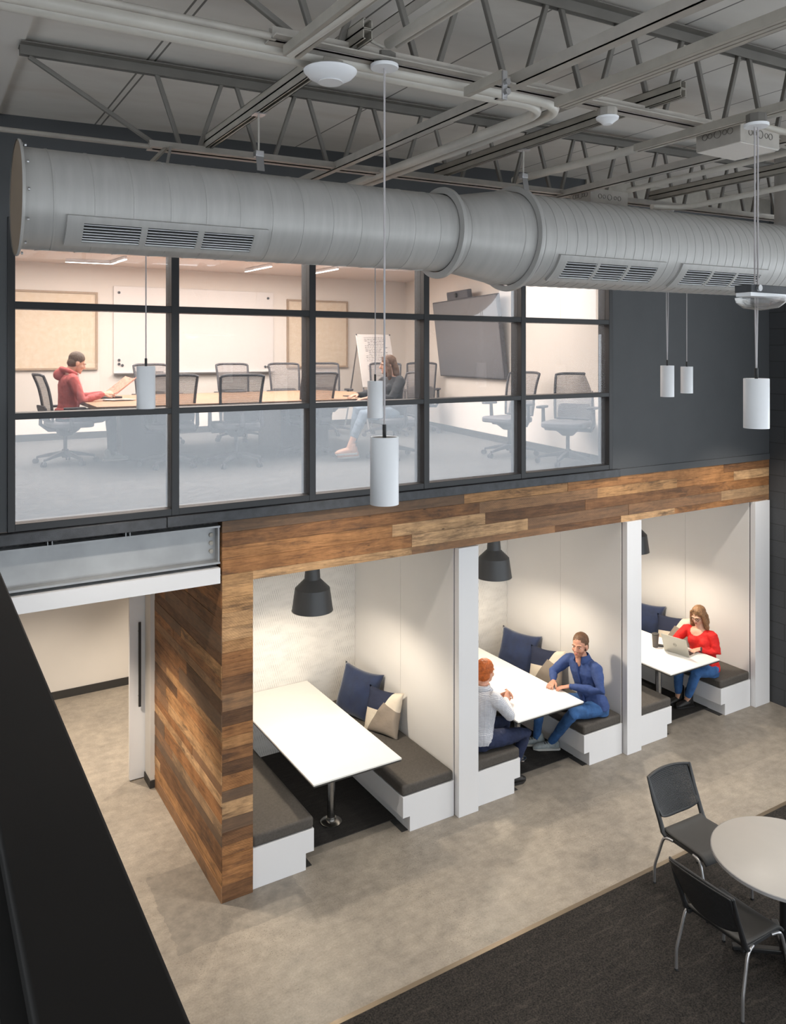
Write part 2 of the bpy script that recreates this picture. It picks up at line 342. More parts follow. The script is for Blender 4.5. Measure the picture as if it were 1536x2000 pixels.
# ------------------------------------------------------------------ mesh builder
def frame(d, up=V((0, 0, 1))):
    d = d.normalized()
    if abs(d.dot(up)) > .98: up = V((1, 0, 0))
    u = up.cross(d).normalized(); return u, d.cross(u)
class MB:
    def __init__(s): s.v = []; s.f = []; s.mi = []; s.pl = []
    def add(s, vs, fs, mi=0, pl=None):
        o = len(s.v); s.v += [V(q) for q in vs]
        for f in fs: s.f.append(tuple(i+o for i in f)); s.mi.append(mi); s.pl.append(pl)
        return s
    def box(s, x0, x1, y0, y1, z0, z1, mi=0, pl=None):
        vs = [(x, y, z) for z in (z0, z1) for y in (y0, y1) for x in (x0, x1)]
        return s.add(vs, [(0, 2, 3, 1), (4, 5, 7, 6), (0, 1, 5, 4), (2, 6, 7, 3), (0, 4, 6, 2), (1, 3, 7, 5)], mi, pl)
    def obox(s, c, size, R=None, mi=0):
        R = R or Matrix.Identity(3); a, b, d = (q/2 for q in size)
        vs = [V(c)+R @ V((x, y, z)) for z in (-d, d) for y in (-b, b) for x in (-a, a)]
        return s.add(vs, [(0, 2, 3, 1), (4, 5, 7, 6), (0, 1, 5, 4), (2, 6, 7, 3), (0, 4, 6, 2), (1, 3, 7, 5)], mi)
    def bar(s, p, q, w, h, up=V((0, 0, 1)), mi=0):
        p, q = V(p), V(q); d = q-p; u, v = frame(d, up)
        vs = [b+u*(i*w/2)+v*(j*h/2) for b in (p, q) for j in (-1, 1) for i in (-1, 1)]
        return s.add(vs, [(0, 2, 3, 1), (4, 5, 7, 6), (0, 1, 5, 4), (2, 6, 7, 3), (0, 4, 6, 2), (1, 3, 7, 5)], mi)
    def loft(s, secs, n=14, mi=0, power=2.0):
        vs = []; fs = []
        for (c, u, v) in secs:
            for k in range(n):
                a = 2*PI*k/n; ca, sa = math.cos(a), math.sin(a)
                e = 2/power
                vs.append(V(c)+V(u)*(math.copysign(abs(ca)**e, ca))+V(v)*(math.copysign(abs(sa)**e, sa)))
        m = len(secs)
        for i in range(m-1):
            for k in range(n):
                k2 = (k+1) % n; fs.append((i*n+k, i*n+k2, (i+1)*n+k2, (i+1)*n+k))
        fs.append(tuple(range(n))[::-1]); fs.append(tuple((m-1)*n+k for k in range(n)))
        return s.add(vs, fs, mi)
    def limb(s, pts, rad, n=12, mi=0, flat=1.0, ref=None, round_ends=True):
        pts = [V(p) for p in pts]; secs = []
        m = len(pts)
        prev = None
        for i in range(m):
            d = (pts[min(i+1, m-1)]-pts[max(i-1, 0)]).normalized()
            if prev is None: u, v = frame(d, ref or V((0, 0, 1)))
            else:
                u = (prev-d*prev.dot(d)).normalized(); v = d.cross(u)
            prev = u
            r = rad[i] if hasattr(rad, '__len__') else rad
            if round_ends and i == 0:
                secs.append((pts[i]-d*r*.75, u*r*.5, v*r*.5*flat)); secs.append((pts[i]-d*r*.4, u*r*.85, v*r*.85*flat))
            secs.append((pts[i], u*r, v*r*flat))
            if round_ends and i == m-1:
                secs.append((pts[i]+d*r*.4, u*r*.85, v*r*.85*flat)); secs.append((pts[i]+d*r*.75, u*r*.5, v*r*.5*flat))
        return s.loft(secs, n, mi)
    def tube(s, pts, r, n=10, mi=0): return s.limb(pts, r, n, mi, round_ends=False)
    def cyl(s, p, q, r, n=20, mi=0, r2=None): return s.limb([p, q], [r, r if r2 is None else r2], n, mi, round_ends=False)
    def lathe(s, prof, c=(0, 0, 0), n=32, mi=0, close=True, axis=None):
        c = V(c); vs = []; fs = []; m = len(prof)
        R = axis or Matrix.Identity(3)
        for r, z in prof:
            for k in range(n): vs.append(c+R @ V((r*math.cos(2*PI*k/n), r*math.sin(2*PI*k/n), z)))
        for i in range(m-1):
            for k in range(n):
                k2 = (k+1) % n; fs.append((i*n+k, i*n+k2, (i+1)*n+k2, (i+1)*n+k))
        if close:
            if prof[0][0] > 1e-5: fs.append(tuple(range(n))[::-1])
            if prof[-1][0] > 1e-5: fs.append(tuple((m-1)*n+k for k in range(n)))
        return s.add(vs, fs, mi)
    def ell(s, c, r, R=None, n=16, mi=0):
        c = V(c); R = R or Matrix.Identity(3); vs = []; fs = []; m = n//2
        for i in range(1, m):
            t = PI*i/m
            for k in range(n):
                a = 2*PI*k/n; vs.append(c+R @ V((r[0]*math.sin(t)*math.cos(a), r[1]*math.sin(t)*math.sin(a), r[2]*math.cos(t))))
        for i in range(m-2):
            for k in range(n):
                k2 = (k+1) % n; fs.append((i*n+k, (i+1)*n+k, (i+1)*n+k2, i*n+k2))
        a, b = len(vs), len(vs)+1; vs += [c+R @ V((0, 0, r[2])), c-R @ V((0, 0, r[2]))]
        for k in range(n):
            k2 = (k+1) % n; fs.append((a, k, k2)); fs.append((b, (m-2)*n+k2, (m-2)*n+k))
        return s.add(vs, fs, mi)
    def prism(s, poly, fn, d0, d1, mi=0):
        n = len(poly); vs = [fn(a, b, d0) for a, b in poly]+[fn(a, b, d1) for a, b in poly]
        fs = [tuple(range(n))[::-1], tuple(range(n, 2*n))]+[(k, (k+1) % n, (k+1) % n+n, k+n) for k in range(n)]
        return s.add(vs, fs, mi)
    def mesh(s, name, mats):
        me = bpy.data.meshes.new(name); me.from_pydata([tuple(v) for v in s.v], [], s.f)
        mats = mats if isinstance(mats, (list, tuple)) else [mats]
        for m in mats: me.materials.append(m)
        me.polygons.foreach_set('material_index', s.mi)
        if any(p is not None for p in s.pl):
            ca = me.color_attributes.new('plank', 'FLOAT_COLOR', 'CORNER')
            for p in me.polygons:
                c = s.pl[p.index] or (.5, .5, .5)
                for li in p.loop_indices: ca.data[li].color = (*c, 1)
        bm = bmesh.new(); bm.from_mesh(me); bmesh.ops.recalc_face_normals(bm, faces=bm.faces); bm.to_mesh(me); bm.free()
        return me
    def build(s, name, mats, parent=None, bevel=0, angle=38, smooth=True, origin=None):
        me = s.mesh(name, mats)
        if origin is not None: me.transform(Matrix.Translation(-V(origin)))
        if smooth:
            me.polygons.foreach_set('use_smooth', [True]*len(me.polygons)); me.set_sharp_from_angle(angle=math.radians(angle))
        o = bpy.data.objects.new(name, me); COL.objects.link(o)
        if origin is not None: o.location = origin
        if parent: 
            o.parent = parent
        if bevel:
            b = o.modifiers.new('bevel', 'BEVEL'); b.width = bevel; b.segments = 2; b.limit_method = 'ANGLE'; b.angle_limit = math.radians(40)
        return o
def tag(o, label=None, cat=None, group=None, kind=None):
    if label: o['label'] = label
    if cat: o['category'] = cat
    if group: o['group'] = group
    if kind: o['kind'] = kind
    return o
def thing(name, label, cat, loc=(0, 0, 0), rz=0, group=None):
    o = bpy.data.objects.new(name, None); COL.objects.link(o); o.location = loc; o.rotation_euler = (0, 0, rz); o.empty_display_size = .1
    return tag(o, label, cat, group)
def part(mb, name, mats, parent, **kw):
    """mb given in world space, parent is an unrotated empty"""
    o = mb.build(name, mats, None, **kw)
    o.data.transform(Matrix.Translation(-V(world(parent))+V(o.location))); o.location = (0, 0, 0); o.parent = parent
    return o
def world(o):
    p = V(o.location)
    while o.parent: o = o.parent; p += V(o.location)
    return p
def dup(root, label=None, loc=None, rz=None, scale=None):
    def cp(o, par):
        c = o.copy(); COL.objects.link(c); c.parent = par
        for ch in list(kids.get(o.name, [])): cp(ch, c)
        return c
    kids = {}
    for o in bpy.data.objects:
        if o.parent: kids.setdefault(o.parent.name, []).append(o)
    r = cp(root, None)
    if loc is not None: r.location = loc
    if rz is not None: r.rotation_euler = (0, 0, rz)
    if scale is not None: r.scale = scale
    if label: r['label'] = label
    return r
def struct(name, mb, mats, label=None, cat=None, **kw):
    o = mb.build(name, mats, **kw); o['kind'] = 'structure'
    tag(o, label or name.replace('_', ' '), cat or name.split('_')[0]); return o
M['bulb'] = emit('lit_bulb', (1, .86, .68, 1), 12)
M['glow'] = emit('pendant_diffuser', (1, .93, .82, 1), 6)
M['striplight'] = emit('linear_light', (1, .95, .86, 1), 12)
def m_clear():
    n = N('clear_lens'); g = n.n('ShaderNodeBsdfGlass'); g.inputs['Roughness'].default_value = .05; g.inputs['IOR'].default_value = 1.3
    tr = n.n('ShaderNodeBsdfTransparent'); mx = n.n('ShaderNodeMixShader'); mx.inputs[0].default_value = .4
    n.l(tr.outputs[0], mx.inputs[1]); n.l(g.outputs[0], mx.inputs[2]); n.l(mx.outputs[0], n.out.inputs['Surface']); return n.m
M['clear'] = m_clear()
# ================================================================== the setting
def roof_z(x): return 6.058+.032*x
def quadslab(x0, x1, y0, y1, zf, th):
    mb = MB(); vs = []
    for dz in (0, th):
        for (x, y) in ((x0, y0), (x1, y0), (x1, y1), (x0, y1)): vs.append((x, y, zf(x)+dz))
    return mb.add(vs, [(0, 1, 2, 3), (7, 6, 5, 4), (0, 4, 5, 1), (1, 5, 6, 2), (2, 6, 7, 3), (3, 7, 4, 0)])
struct('ceiling', quadslab(-1.62, 14, -9.5, .3, roof_z, .1), M['roof'], 'light grey painted metal roof deck above the trusses', 'ceiling')
struct('trim_1', MB().box(-6, -1.6, -9.5, .3, 5.985, 6.4), M['paint'], 'plain grey soffit at the upper left beside the roof deck', 'soffit')
struct('floor', MB().box(-6, 14, -9.5, 4.9, -.15, 0), M['concrete'], 'worn polished concrete floor with darker patched areas', 'floor')
cp = MB().box(-6, 14, -9.5, -1.5, 0, .008).build('carpet', M['carpet']); tag(cp, 'dark charcoal plank carpet under the round table', 'carpet', kind='structure')
struct('trim_2', MB().box(-6, 14, -1.5, -1.462, 0, .01), M['trim'], 'thin metal strip between concrete and dark carpet', 'floor trim')
# facade wall with the window opening
fw = MB()
fw.box(-6, -1.535, .0, .16, 3.12, 6.3); fw.box(-1.535, 4.34, .0, .16, 5.3, 6.6); fw.box(4.34, 7.15, .0, .16, 3.1, 6.02)
struct('wall_facade', fw, M['dark_wall'], 'charcoal painted upper wall around the conference room window', 'wall')
struct('trim_3', MB().box(3.95, 7.15, -.02, .16, 6.02, 6.7), M['strut'], 'grey bulkhead above the charcoal wall at upper right', 'bulkhead')
struct('wall_right', MB().box(7.118, 7.4, -1.2, 5, 0, 6.7), M['cmu'], 'dark grey painted concrete block wall at the right edge', 'wall')
struct('baseboard_right', MB().box(4.43, 7.1, -.02, .02, 3.035, 3.11), M['dark_wall'], 'charcoal base strip under the plain upper wall', 'baseboard')
struct('wall_rear', MB().box(-6, 14, -9.6, -9.5, 3.25, 5.3).box(-6, 14, -9.6, -9.5, 0, .35).box(-6, 14, -9.6, -9.5, 6.3, 6.7), M['dark_wall'], 'wall of the hall opposite the booths, behind the viewer', 'wall')  # unseen; upper opening added to light the roof, band shapes pane reflections
struct('wall_left', MB().box(-6.1, -6, -9.6, 8, 0, 3.5).box(-6.1, -6, -9.6, 8, 5.0, 6.7).box(-6.1, -6, -.2, 8, 3.5, 5.0), M['paint'], 'unseen far left wall of the hall with an added opening for daylight', 'wall')  # opening added so daylight reaches roof, duct and pendants
struct('wall_end', MB().box(14, 14.1, -9.6, 5, 4.9, 6.9).box(14, 14.1, -9.6, 5, 0, .3), M['dark_wall'], 'unseen far right end wall added to hold daylight off the duct top', 'wall')  # added out of view to cut daylight on top of the duct
# conference room shell
CF = 3.08
struct('wall_conference_back', MB().box(-3.2, 6.4, 6.6, 6.7, CF, 5.75), M['conf_wall'], 'warm white back wall of the upstairs conference room', 'wall')
rw = MB(); 
rw.prism([(4.62, .16), (4.62+.195*6.5, 6.66), (4.75+.195*6.5, 6.66), (4.75, .16)], lambda a, b, d: V((a, b, d)), CF, 5.75)
struct('wall_conference_right', rw, M['conf_wall'], 'slanting white wall behind the big screen upstairs', 'wall')
struct('wall_conference_left', MB().box(-3.3, -3.2, .16, 6.7, CF, 5.75), M['conf_wall'], 'left wall of the conference room out of view', 'wall')
struct('ceiling_conference', MB().box(-3.3, 6.5, .16, 6.7, 5.7, 5.75), M['conf_ceiling'], 'pale ceiling of the conference room', 'ceiling')
struct('floor_conference', MB().box(-3.3, 6.5, .1, 6.7, CF-.1, CF), M['conf_carpet'], 'grey flecked carpet floor of the conference room', 'floor')
bb = MB().box(-3.2, 5.9, 6.585, 6.6, CF, CF+.1)
bb.prism([(4.605, .16), (4.605+.195*6.4, 6.56), (4.62+.195*6.4, 6.56), (4.62, .16)], lambda a, b, d: V((a, b, d)), CF, CF+.1)
struct('baseboard_conference', bb, M['base_rubber'], 'dark baseboard around the conference room', 'baseboard')
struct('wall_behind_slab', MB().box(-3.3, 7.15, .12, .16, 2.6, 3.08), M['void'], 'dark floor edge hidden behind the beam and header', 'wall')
# window
XS = [-1.512, -.37, .79, 1.944, 3.1]
win = thing('window_1', 'wide black framed interior window of fifteen panes upstairs', 'window', (0, 0, 0)); win['kind'] = 'structure'
fr = MB(); y0, y1 = -.012, .15
fr.box(-1.535, -1.485, y0, y1, 3.115, 5.3); fr.box(4.29, 4.345, y0, y1, 3.115, 5.3)
for x in XS[1:]: fr.box(x-.03, x+.03, y0, y1, 3.115, 5.3)
for (a, b) in ((3.115, 3.168), (3.895, 3.94), (4.668, 4.718), (5.26, 5.3)): fr.box(-1.5, 4.32, y0+.003, y1-.003, a, b)
fr.build('window_frame', M['black_frame'], win, bevel=.003)
edges = [-1.485]+[q for x in XS[1:] for q in (x-.03, x+.03)]+[4.29]
for i in range(5):
    for (a, b) in ((3.168, 3.895), (3.94, 4.668), (4.718, 5.26)):
        MB().box(edges[2*i], edges[2*i+1], .045, .051, a, b).build('glass_pane', M['glass'], win, smooth=False)
cb_ = MB().box(-1.62, -.445, -.045, .03, 3.032, 3.112).box(-.44, 4.43, -.045, .03, 3.034, 3.114)
struct('trim_4', cb_, M['curb'], 'blue black steel sill running under the upstairs window', 'sill', bevel=.004)
# lower level: corridor on the left
struct('ceiling_corridor', MB().box(-6, -.02, .1, 4.8, 2.545, 2.6).box(-.02, 7.15, 2.2, 4.8, 2.545, 2.6), M['paint'], 'low ceiling of the corridor beside the booths', 'ceiling')
struct('trim_5', MB().box(-6, -.012, -.005, .15, 2.54, 2.662), M['white'], 'white fascia strip below the steel beam', 'fascia')
struct('wall_corridor_back', MB().box(-6, 7.15, 4.7, 4.85, 0, 2.6), M['paint'], 'off white corridor wall beyond the doorway', 'wall')
struct('baseboard_corridor', MB().box(-6, 7.1, 4.685, 4.7, 0, .1), M['base_rubber'], 'dark baseboard along the corridor wall', 'baseboard')
struct('wall_booth_back', MB().box(-.045, 7.13, 2.0, 2.2, 0, 2.62), M['paint'], 'white wall return at the end of the timber cladding', 'wall')
struct('baseboard_return', MB().box(-.055, -.0, 1.985, 2.21, 0, .075), M['base_rubber'], 'short dark baseboard on the white wall return', 'baseboard')
for i, (a, b) in enumerate(((.262, 2.286), (2.532, 4.536), (4.782, 6.786))):
    nm = ('left', 'middle', 'right')[i]
    struct('wall_paper_'+nm, MB().box(a, b, 1.992, 2.0, 0, 2.62), M['wallpaper'], 'white wallpaper with fine wavy lines at the back of the %s booth' % nm, 'wallpaper')
    c = MB().box(a+.03, b-.03, .27, 1.99, 0, .006).build('booth_carpet', M['booth_carpet']); tag(c, 'dark carpet on the floor of the %s booth' % nm, 'carpet', kind='structure')
struct('ceiling_booths', MB().box(.2, 7.13, .1, 2.1, 2.62, 2.66), M['panel'], 'white ceiling inside the booths', 'ceiling')
# steel beam
bm_ = thing('steel_beam', 'grey galvanized steel beam under the window at left', 'beam', (-3, .1, 2.7))
part(MB().box(-6, -.006, .1, .112, 2.705, 2.985), 'web_plate', M['beam'], bm_)
part(MB().box(-6, -.006, .015, .2, 2.69, 2.706), 'bottom_flange', M['beam'], bm_)
part(MB().box(-6, -.006, .015, .2, 2.978, 2.992), 'top_flange', M['beam'], bm_)
part(MB().box(-.02, -.006, .03, .1, 2.706, 2.978), 'end_plate', M['beam'], bm_)
for z in (2.78, 2.845, 2.91):
    part(MB().cyl((-.055, .1, z), (-.055, .082, z), .018, 6), 'bolt', M['strut'], bm_)
for px in (97, 249):
    x = at_y(px, 1050, .02).x
    j = MB().box(x-.018, x-.012, .0, .1, 2.992, 3.034).box(x+.012, x+.018, .0, .1, 2.992, 3.034).build('joist_stub', M['beam'])
    tag(j, ('left' if px < 200 else 'right')+' small paired steel plate in the dark gap above the beam', 'joist plate')
# sliding door
d = thing('door_1', 'white sliding door slab with long black pull beside the timber wall', 'door', (-.196, 2.225, 0)); d['kind'] = 'structure'
part(MB().box(-.196, .9, 2.225, 2.268, .012, 2.52), 'door_slab', M['white'], d, bevel=.003)
hd = part(MB().box(-.118, -.094, 2.168, 2.188, .764, 1.623), 'door_pull', M['black'], d, bevel=.002)
for z in (.86, 1.52):
    s_ = MB().cyl((-.106, 2.188, z), (-.106, 2.225, z), .008, 10); part(s_, 'standoff', M['chrome'], d)
# ------------------------------------------------------------------ reclaimed timber portal
rnd = random.Random(11)
def plank_color(): return (rnd.random(), rnd.random(), rnd.random())
def planks_x(mb, x0, x1, zs, y, depth, lens=(.7, 2.0)):
    for a, b in zip(zs[:-1], zs[1:]):
        x = x0
        while x < x1-.01:
            L = rnd.uniform(*lens); e = min(x1, x+L)
            if x1-e < .25: e = x1
            pr = rnd.uniform(0, .005)
            mb.box(x+.0008, e-.0008, y-pr, y+depth, a+.0008, b-.0008, 0, plank_color()); x = e
tw = MB()
zs = [2.53, 2.60, 2.715, 2.825, 2.935, 3.034]
planks_x(tw, .262, 7.112, zs[:2], 0, .1, (.8, 2.4)); planks_x(tw, .004, 7.112, zs[1:], 0, .1, (.9, 2.6))
pz = [0]
while pz[-1] < 2.5: pz.append(pz[-1]+rnd.choice((.09, .105, .12, .135)))
pz[-1] = 2.60
if pz[-1]-pz[-2] < .05: pz.pop(-2)
for a, b in zip(pz[:-1], pz[1:]): tw.box(.004, .262, -rnd.uniform(0, .004), .03, a+.0008, b-.0008, 0, plank_color())
struct('wall_timber_front', tw, M['wood_x'], 'reclaimed timber plank header and end post framing the booths', 'timber cladding', smooth=False)
ts = MB(); z = 0
while z < 2.53:
    h = rnd.choice((.085, .1, .12, .135)); e = min(2.56, z+h); y = .0
    while y < 2.0:
        L = rnd.uniform(.7, 2.4); q = min(2.0, y+L)
        if 2.0-q < .2: q = 2.0
        ts.box(-rnd.uniform(0, .004), .04, y+.0008, q-.0008, z+.0008, e-.0008, 0, plank_color()); y = q
    z = e
struct('wall_timber_side', ts, M['wood_y'], 'long reclaimed timber plank side wall facing the corridor', 'timber cladding', smooth=False)
struct('wall_booth_end', MB().box(.04, .258, .03, 2.0, 0, 2.62), M['panel'], 'white inner wall at the left end of the first booth', 'wall')
# ------------------------------------------------------------------ booths
PIL = [(2.294, 2.524), (4.544, 4.768), (6.795, 7.083)]
for i, (a, b) in enumerate(PIL):
    lab = ('white partition between the first and second booths', 'white partition between the second and third booths', 'white end partition beside the block wall')[i]
    t = thing('booth_partition', lab, 'partition', ((a+b)/2, 0, 0), group='partitions dividing the booths')
    part(MB().box(a, b, -.03, .04, 0, 2.528), 'front_post', M['white'], t, bevel=.002)
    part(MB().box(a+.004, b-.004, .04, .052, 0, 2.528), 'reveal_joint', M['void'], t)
    part(MB().box(a-.006, b+.006, .052, .998, 0, 2.62), 'side_panel', M['panel'], t)
    part(MB().box(a-.006, b+.006, 1.001, 1.992, 0, 2.62), 'side_panel', M['panel'], t)
def bench(name_side, X0, X1, label):
    """X0 wall side, X1 open side"""
    s = 1 if X1 > X0 else -1
    t = thing('booth_bench', label, 'bench', ((X0+X1)/2, .03, 0), group='benches in the booths')
    toe = X1-.075*s
    poly = [(X0, 0), (toe, 0), (toe, .14), (X1, .14), (X1, .33), (X0, .33)]
    part(MB().prism(poly, lambda a, b, d: V((a, d, b)), .03, 1.99), 'bench_base', M['white'], t, bevel=.0015)
    part(MB().box(*sorted((toe+.002*s, X1-.006*s)), .06, 1.985, .0, .004), 'toe_shade_strip', M['base_rubber'], t)  # dark strip drawn for toe shade and carpet edge below the seat
    cu = MB(); x0, x1 = sorted((X0+.006*s, X1-.0*s))
    cu.box(x0, x1, .034, 1.985, .331, .428)
    o = part(cu, 'seat_cushion', M['seatfab'], t)
    b = o.modifiers.new('bevel', 'BEVEL'); b.width = .022; b.segments = 4
    return t
for i, (a, b) in enumerate(((.262, 2.288), (2.53, 4.538), (4.774, 6.789))):
    nm = ('first', 'second', 'third')[i]
    bench('L', a+.008, a+.56, 'white bench with charcoal cushion on the left side of the %s booth' % nm)
    bench('R', b-.009, b-.575, 'white bench with charcoal cushion on the right side of the %s booth' % nm)
    cx = a+(1.245-.262) if i < 2 else 5.745
    w0, w1 = ((.800, 1.674), (3.03, 3.918), (5.27, 6.135))[i]
    t = thing('booth_table', 'white topped table in the %s booth' % nm, 'table', ((w0+w1)/2, .95, 0), group='tables in the booths')
    part(MB().box(w0, w1, -.01, 1.985, .705, .72), 'table_top', M['table'], t, bevel=.002)
    part(MB().box(w0+.004, w1-.004, -.006, 1.98, .69, .705), 'edge_band', M['table_edge'], t)
    for yy in (.53,):
        part(MB().cyl(((w0+w1)/2, yy, .02), ((w0+w1)/2, yy, .69), .037, 24), 'column', M['chrome'], t)
        part(MB().lathe([(.1, .0), (.1, .012), (.085, .022), (.045, .028), (.045, .05), (.0, .05)], ((w0+w1)/2, yy, .006), 32), 'foot_disc', M['chrome'], t)
    # lamp
    lx = (w0+w1)/2
    L = thing('pendant_lamp', 'charcoal metal bell pendant lamp over the table of the %s booth' % nm, 'lamp', (lx, .93, 1.865), group='bell lamps in the booths')
    prof = [(.204, 0), (.2, .0), (.170, .215), (.078, .305), (.069, .425), (.05, .435), (.0, .435)]
    inner = [(.0, .40), (.06, .40), (.07, .295), (.163, .212), (.196, .002), (.204, 0)]
    part(MB().lathe(prof, (lx, .93, 1.865), 48, close=False), 'lamp_shade', M['lampgrey'], L, angle=25)
    part(MB().lathe(inner, (lx, .93, 1.865), 48, close=False), 'shade_lining', M['lampin'], L)
    part(MB().ell((lx, .93, 2.03), (.032, .032, .045)), 'bulb', M['bulb'], L)
    part(MB().cyl((lx, .93, 2.3), (lx, .93, 2.62), .004, 8), 'cord', M['black'], L)
    part(MB().lathe([(.05, 0), (.05, .02), (0, .02)], (lx, .93, 2.6), 24), 'canopy', M['lampgrey'], L)
    bl = bpy.data.lights.new('booth_bulb', 'POINT'); bl.energy = 75; bl.color = (1, .87, .70); bl.shadow_soft_size = .05
    bo = bpy.data.objects.new('booth_bulb', bl); COL.objects.link(bo); bo.location = (lx, .93, 1.97)
# ------------------------------------------------------------------ pillows
def pillow(name, label, size, mat, loc, yaw, lean, roll=0, group=None):
    n = 18; mb = MB(); h = size*.54
    for side in (-1, 1):
        vs = []; fs = []
        for i in range(n+1):
            for j in range(n+1):
                a, b = -1+2*i/n, -1+2*j/n
                pinch = 1-.13*(1-abs(a)**2)*(abs(b)**4); pin2 = 1-.13*(1-abs(b)**2)*(abs(a)**4)
                t = ((1-a*a)*(1-b*b))**.42
                w = noise.noise(V((a*2.3+loc[0]*5, b*2.3, side)))*.012*t
                vs.append((a*h*pin2, side*(.085*t*size/.48+w)-0, b*h*pinch))
        for i in range(n):
            for j in range(n): k = i*(n+1)+j; fs.append((k, k+1, k+n+2, k+n+1))
        mb.add(vs, fs)
    me = mb.mesh(name, mat); bm = bmesh.new(); bm.from_mesh(me); bmesh.ops.remove_doubles(bm, verts=bm.verts, dist=1e-4)
    bmesh.ops.recalc_face_normals(bm, faces=bm.faces); bm.to_mesh(me); bm.free()
    me.polygons.foreach_set('use_smooth', [True]*len(me.polygons))
    o = bpy.data.objects.new(name, me); COL.objects.link(o)
    o.rotation_euler = (Euler((lean, 0, 0)).to_matrix().to_4x4()).to_euler()
    o.matrix_world = Matrix.Translation(loc) @ Matrix.Rotation(yaw, 4, 'Z') @ Matrix.Rotation(lean, 4, 'X') @ Matrix.Rotation(roll, 4, 'Y')
    return tag(o, label, 'pillow', group)
for i, dx in enumerate((0, 2.25, 4.5)):
    nm = ('first', 'second', 'third')[i]
    # local -Y is the front: yaw turns it to face the table
    pillow('throw_pillow', 'large navy velvet pillow leaning in the corner of the %s booth' % nm, .50, M['navy'], (2.075+dx, 1.53, .655), math.radians(-66), math.radians(-20), math.radians(4), 'navy velvet pillows')
    pillow('throw_pillow', 'cream, navy and taupe colour block pillow in the %s booth' % nm, .43, M['pillow'], (2.11+dx, 1.05, .622), math.radians(-70), math.radians(-18), math.radians(-3), 'colour block pillows')
# ------------------------------------------------------------------ tumbler, laptop, paper on the third table
TZ = .7205
t = thing('tumbler', 'grey travel tumbler behind the laptop on the third booth table', 'tumbler', (5.80, .66, TZ))
part(MB().lathe([(.0, 0), (.031, 0), (.033, .01), (.042, .15), (.042, .155)], (5.80, .66, TZ), 28), 'cup_body', M['mug'], t)
part(MB().lathe([(.043, .155), (.044, .165), (.038, .17), (.0, .17)], (5.80, .66, TZ), 28), 'lid', M['mugdk'], t)
ph = MB().obox((5.90, .62, TZ+.006), (.075, .15, .01), Euler((0, 0, .5)).to_matrix()).build('phone', M['mugdk'], bevel=.003); tag(ph, 'dark phone lying behind the open laptop', 'phone')
LP = thing('laptop', 'open silver laptop in front of the person in red', 'laptop', (5.955, .375, TZ))
e = V((5.865-5.81, .21-.53, 0)).normalized(); inw = V((-e.y, e.x, 0))   # towards the person
if inw.x < 0: inw = -inw
R_ = Matrix((e, inw, V((0, 0, 1)))).transposed()
hc = V((5.838, .37, TZ))
part(MB().obox(hc+inw*.112+V((0, 0, .008)), (.33, .224, .015), R_), 'keyboard_base', M['laptop'], LP, bevel=.003)
part(MB().obox(hc+inw*.10+V((0, 0, .0165)), (.3, .13, .003), R_), 'keys', M['laptopblk'], LP)
up = (V((0, 0, 1))*.95-inw*.33).normalized(); nrm = e.cross(up)
R2 = Matrix((e, up, nrm)).transposed()
sc_ = part(MB().obox(hc+up*.115+V((0, 0, .01)), (.33, .222, .007), R2), 'screen_lid', M['laptop'], LP, bevel=.002)
s_in = nrm if nrm.dot(inw) > 0 else -nrm
part(MB().obox(hc+up*.118+V((0, 0, .01))+s_in*.0045, (.312, .196, .002), R2), 'display', M['laptopblk'], LP)
# ring mark with slanted letter strokes on the lid
lg = MB(); co = hc+up*.118+V((0, 0, .01))-s_in*.0042
for k in range(28):
    a0, a1 = 2*PI*k/28, 2*PI*(k+1)/28
    lg.bar(co+e*(.021*math.cos(a0))+up*(.021*math.sin(a0)), co+e*(.021*math.cos(a1))+up*(.021*math.sin(a1)), .0022, .001, s_in)
lo = part(lg, 'round_logo', M['laptopblk'], LP)
def letters(txt, size, pos, xdir, ydir, mat, name, parent=None, extr=.0006):
    cu = bpy.data.curves.new(name, 'FONT'); cu.body = txt; cu.size = size; cu.extrude = extr; cu.align_x = 'CENTER'; cu.align_y = 'CENTER'
    o = bpy.data.objects.new(name, cu); COL.objects.link(o)
    zd = V(xdir).cross(V(ydir)); Mx = Matrix((V(xdir), V(ydir), zd)).transposed().to_4x4(); Mx.translation = pos
    o.matrix_world = Mx
    dg = bpy.context.evaluated_depsgraph_get(); me = bpy.data.meshes.new_from_object(o.evaluated_get(dg))
    me.transform(Mx); bpy.data.objects.remove(o)
    o2 = bpy.data.objects.new(name, me); COL.objects.link(o2); me.materials.clear(); me.materials.append(mat)
    if parent: me.transform(Matrix.Translation(-world(parent))); o2.parent = parent
    return o2
nm_ = -s_in; xd = up.cross(nm_).normalized()
letters('DELL', .0155, co+nm_*.0006, xd, up, M['laptopblk'], 'lid_lettering', LP)
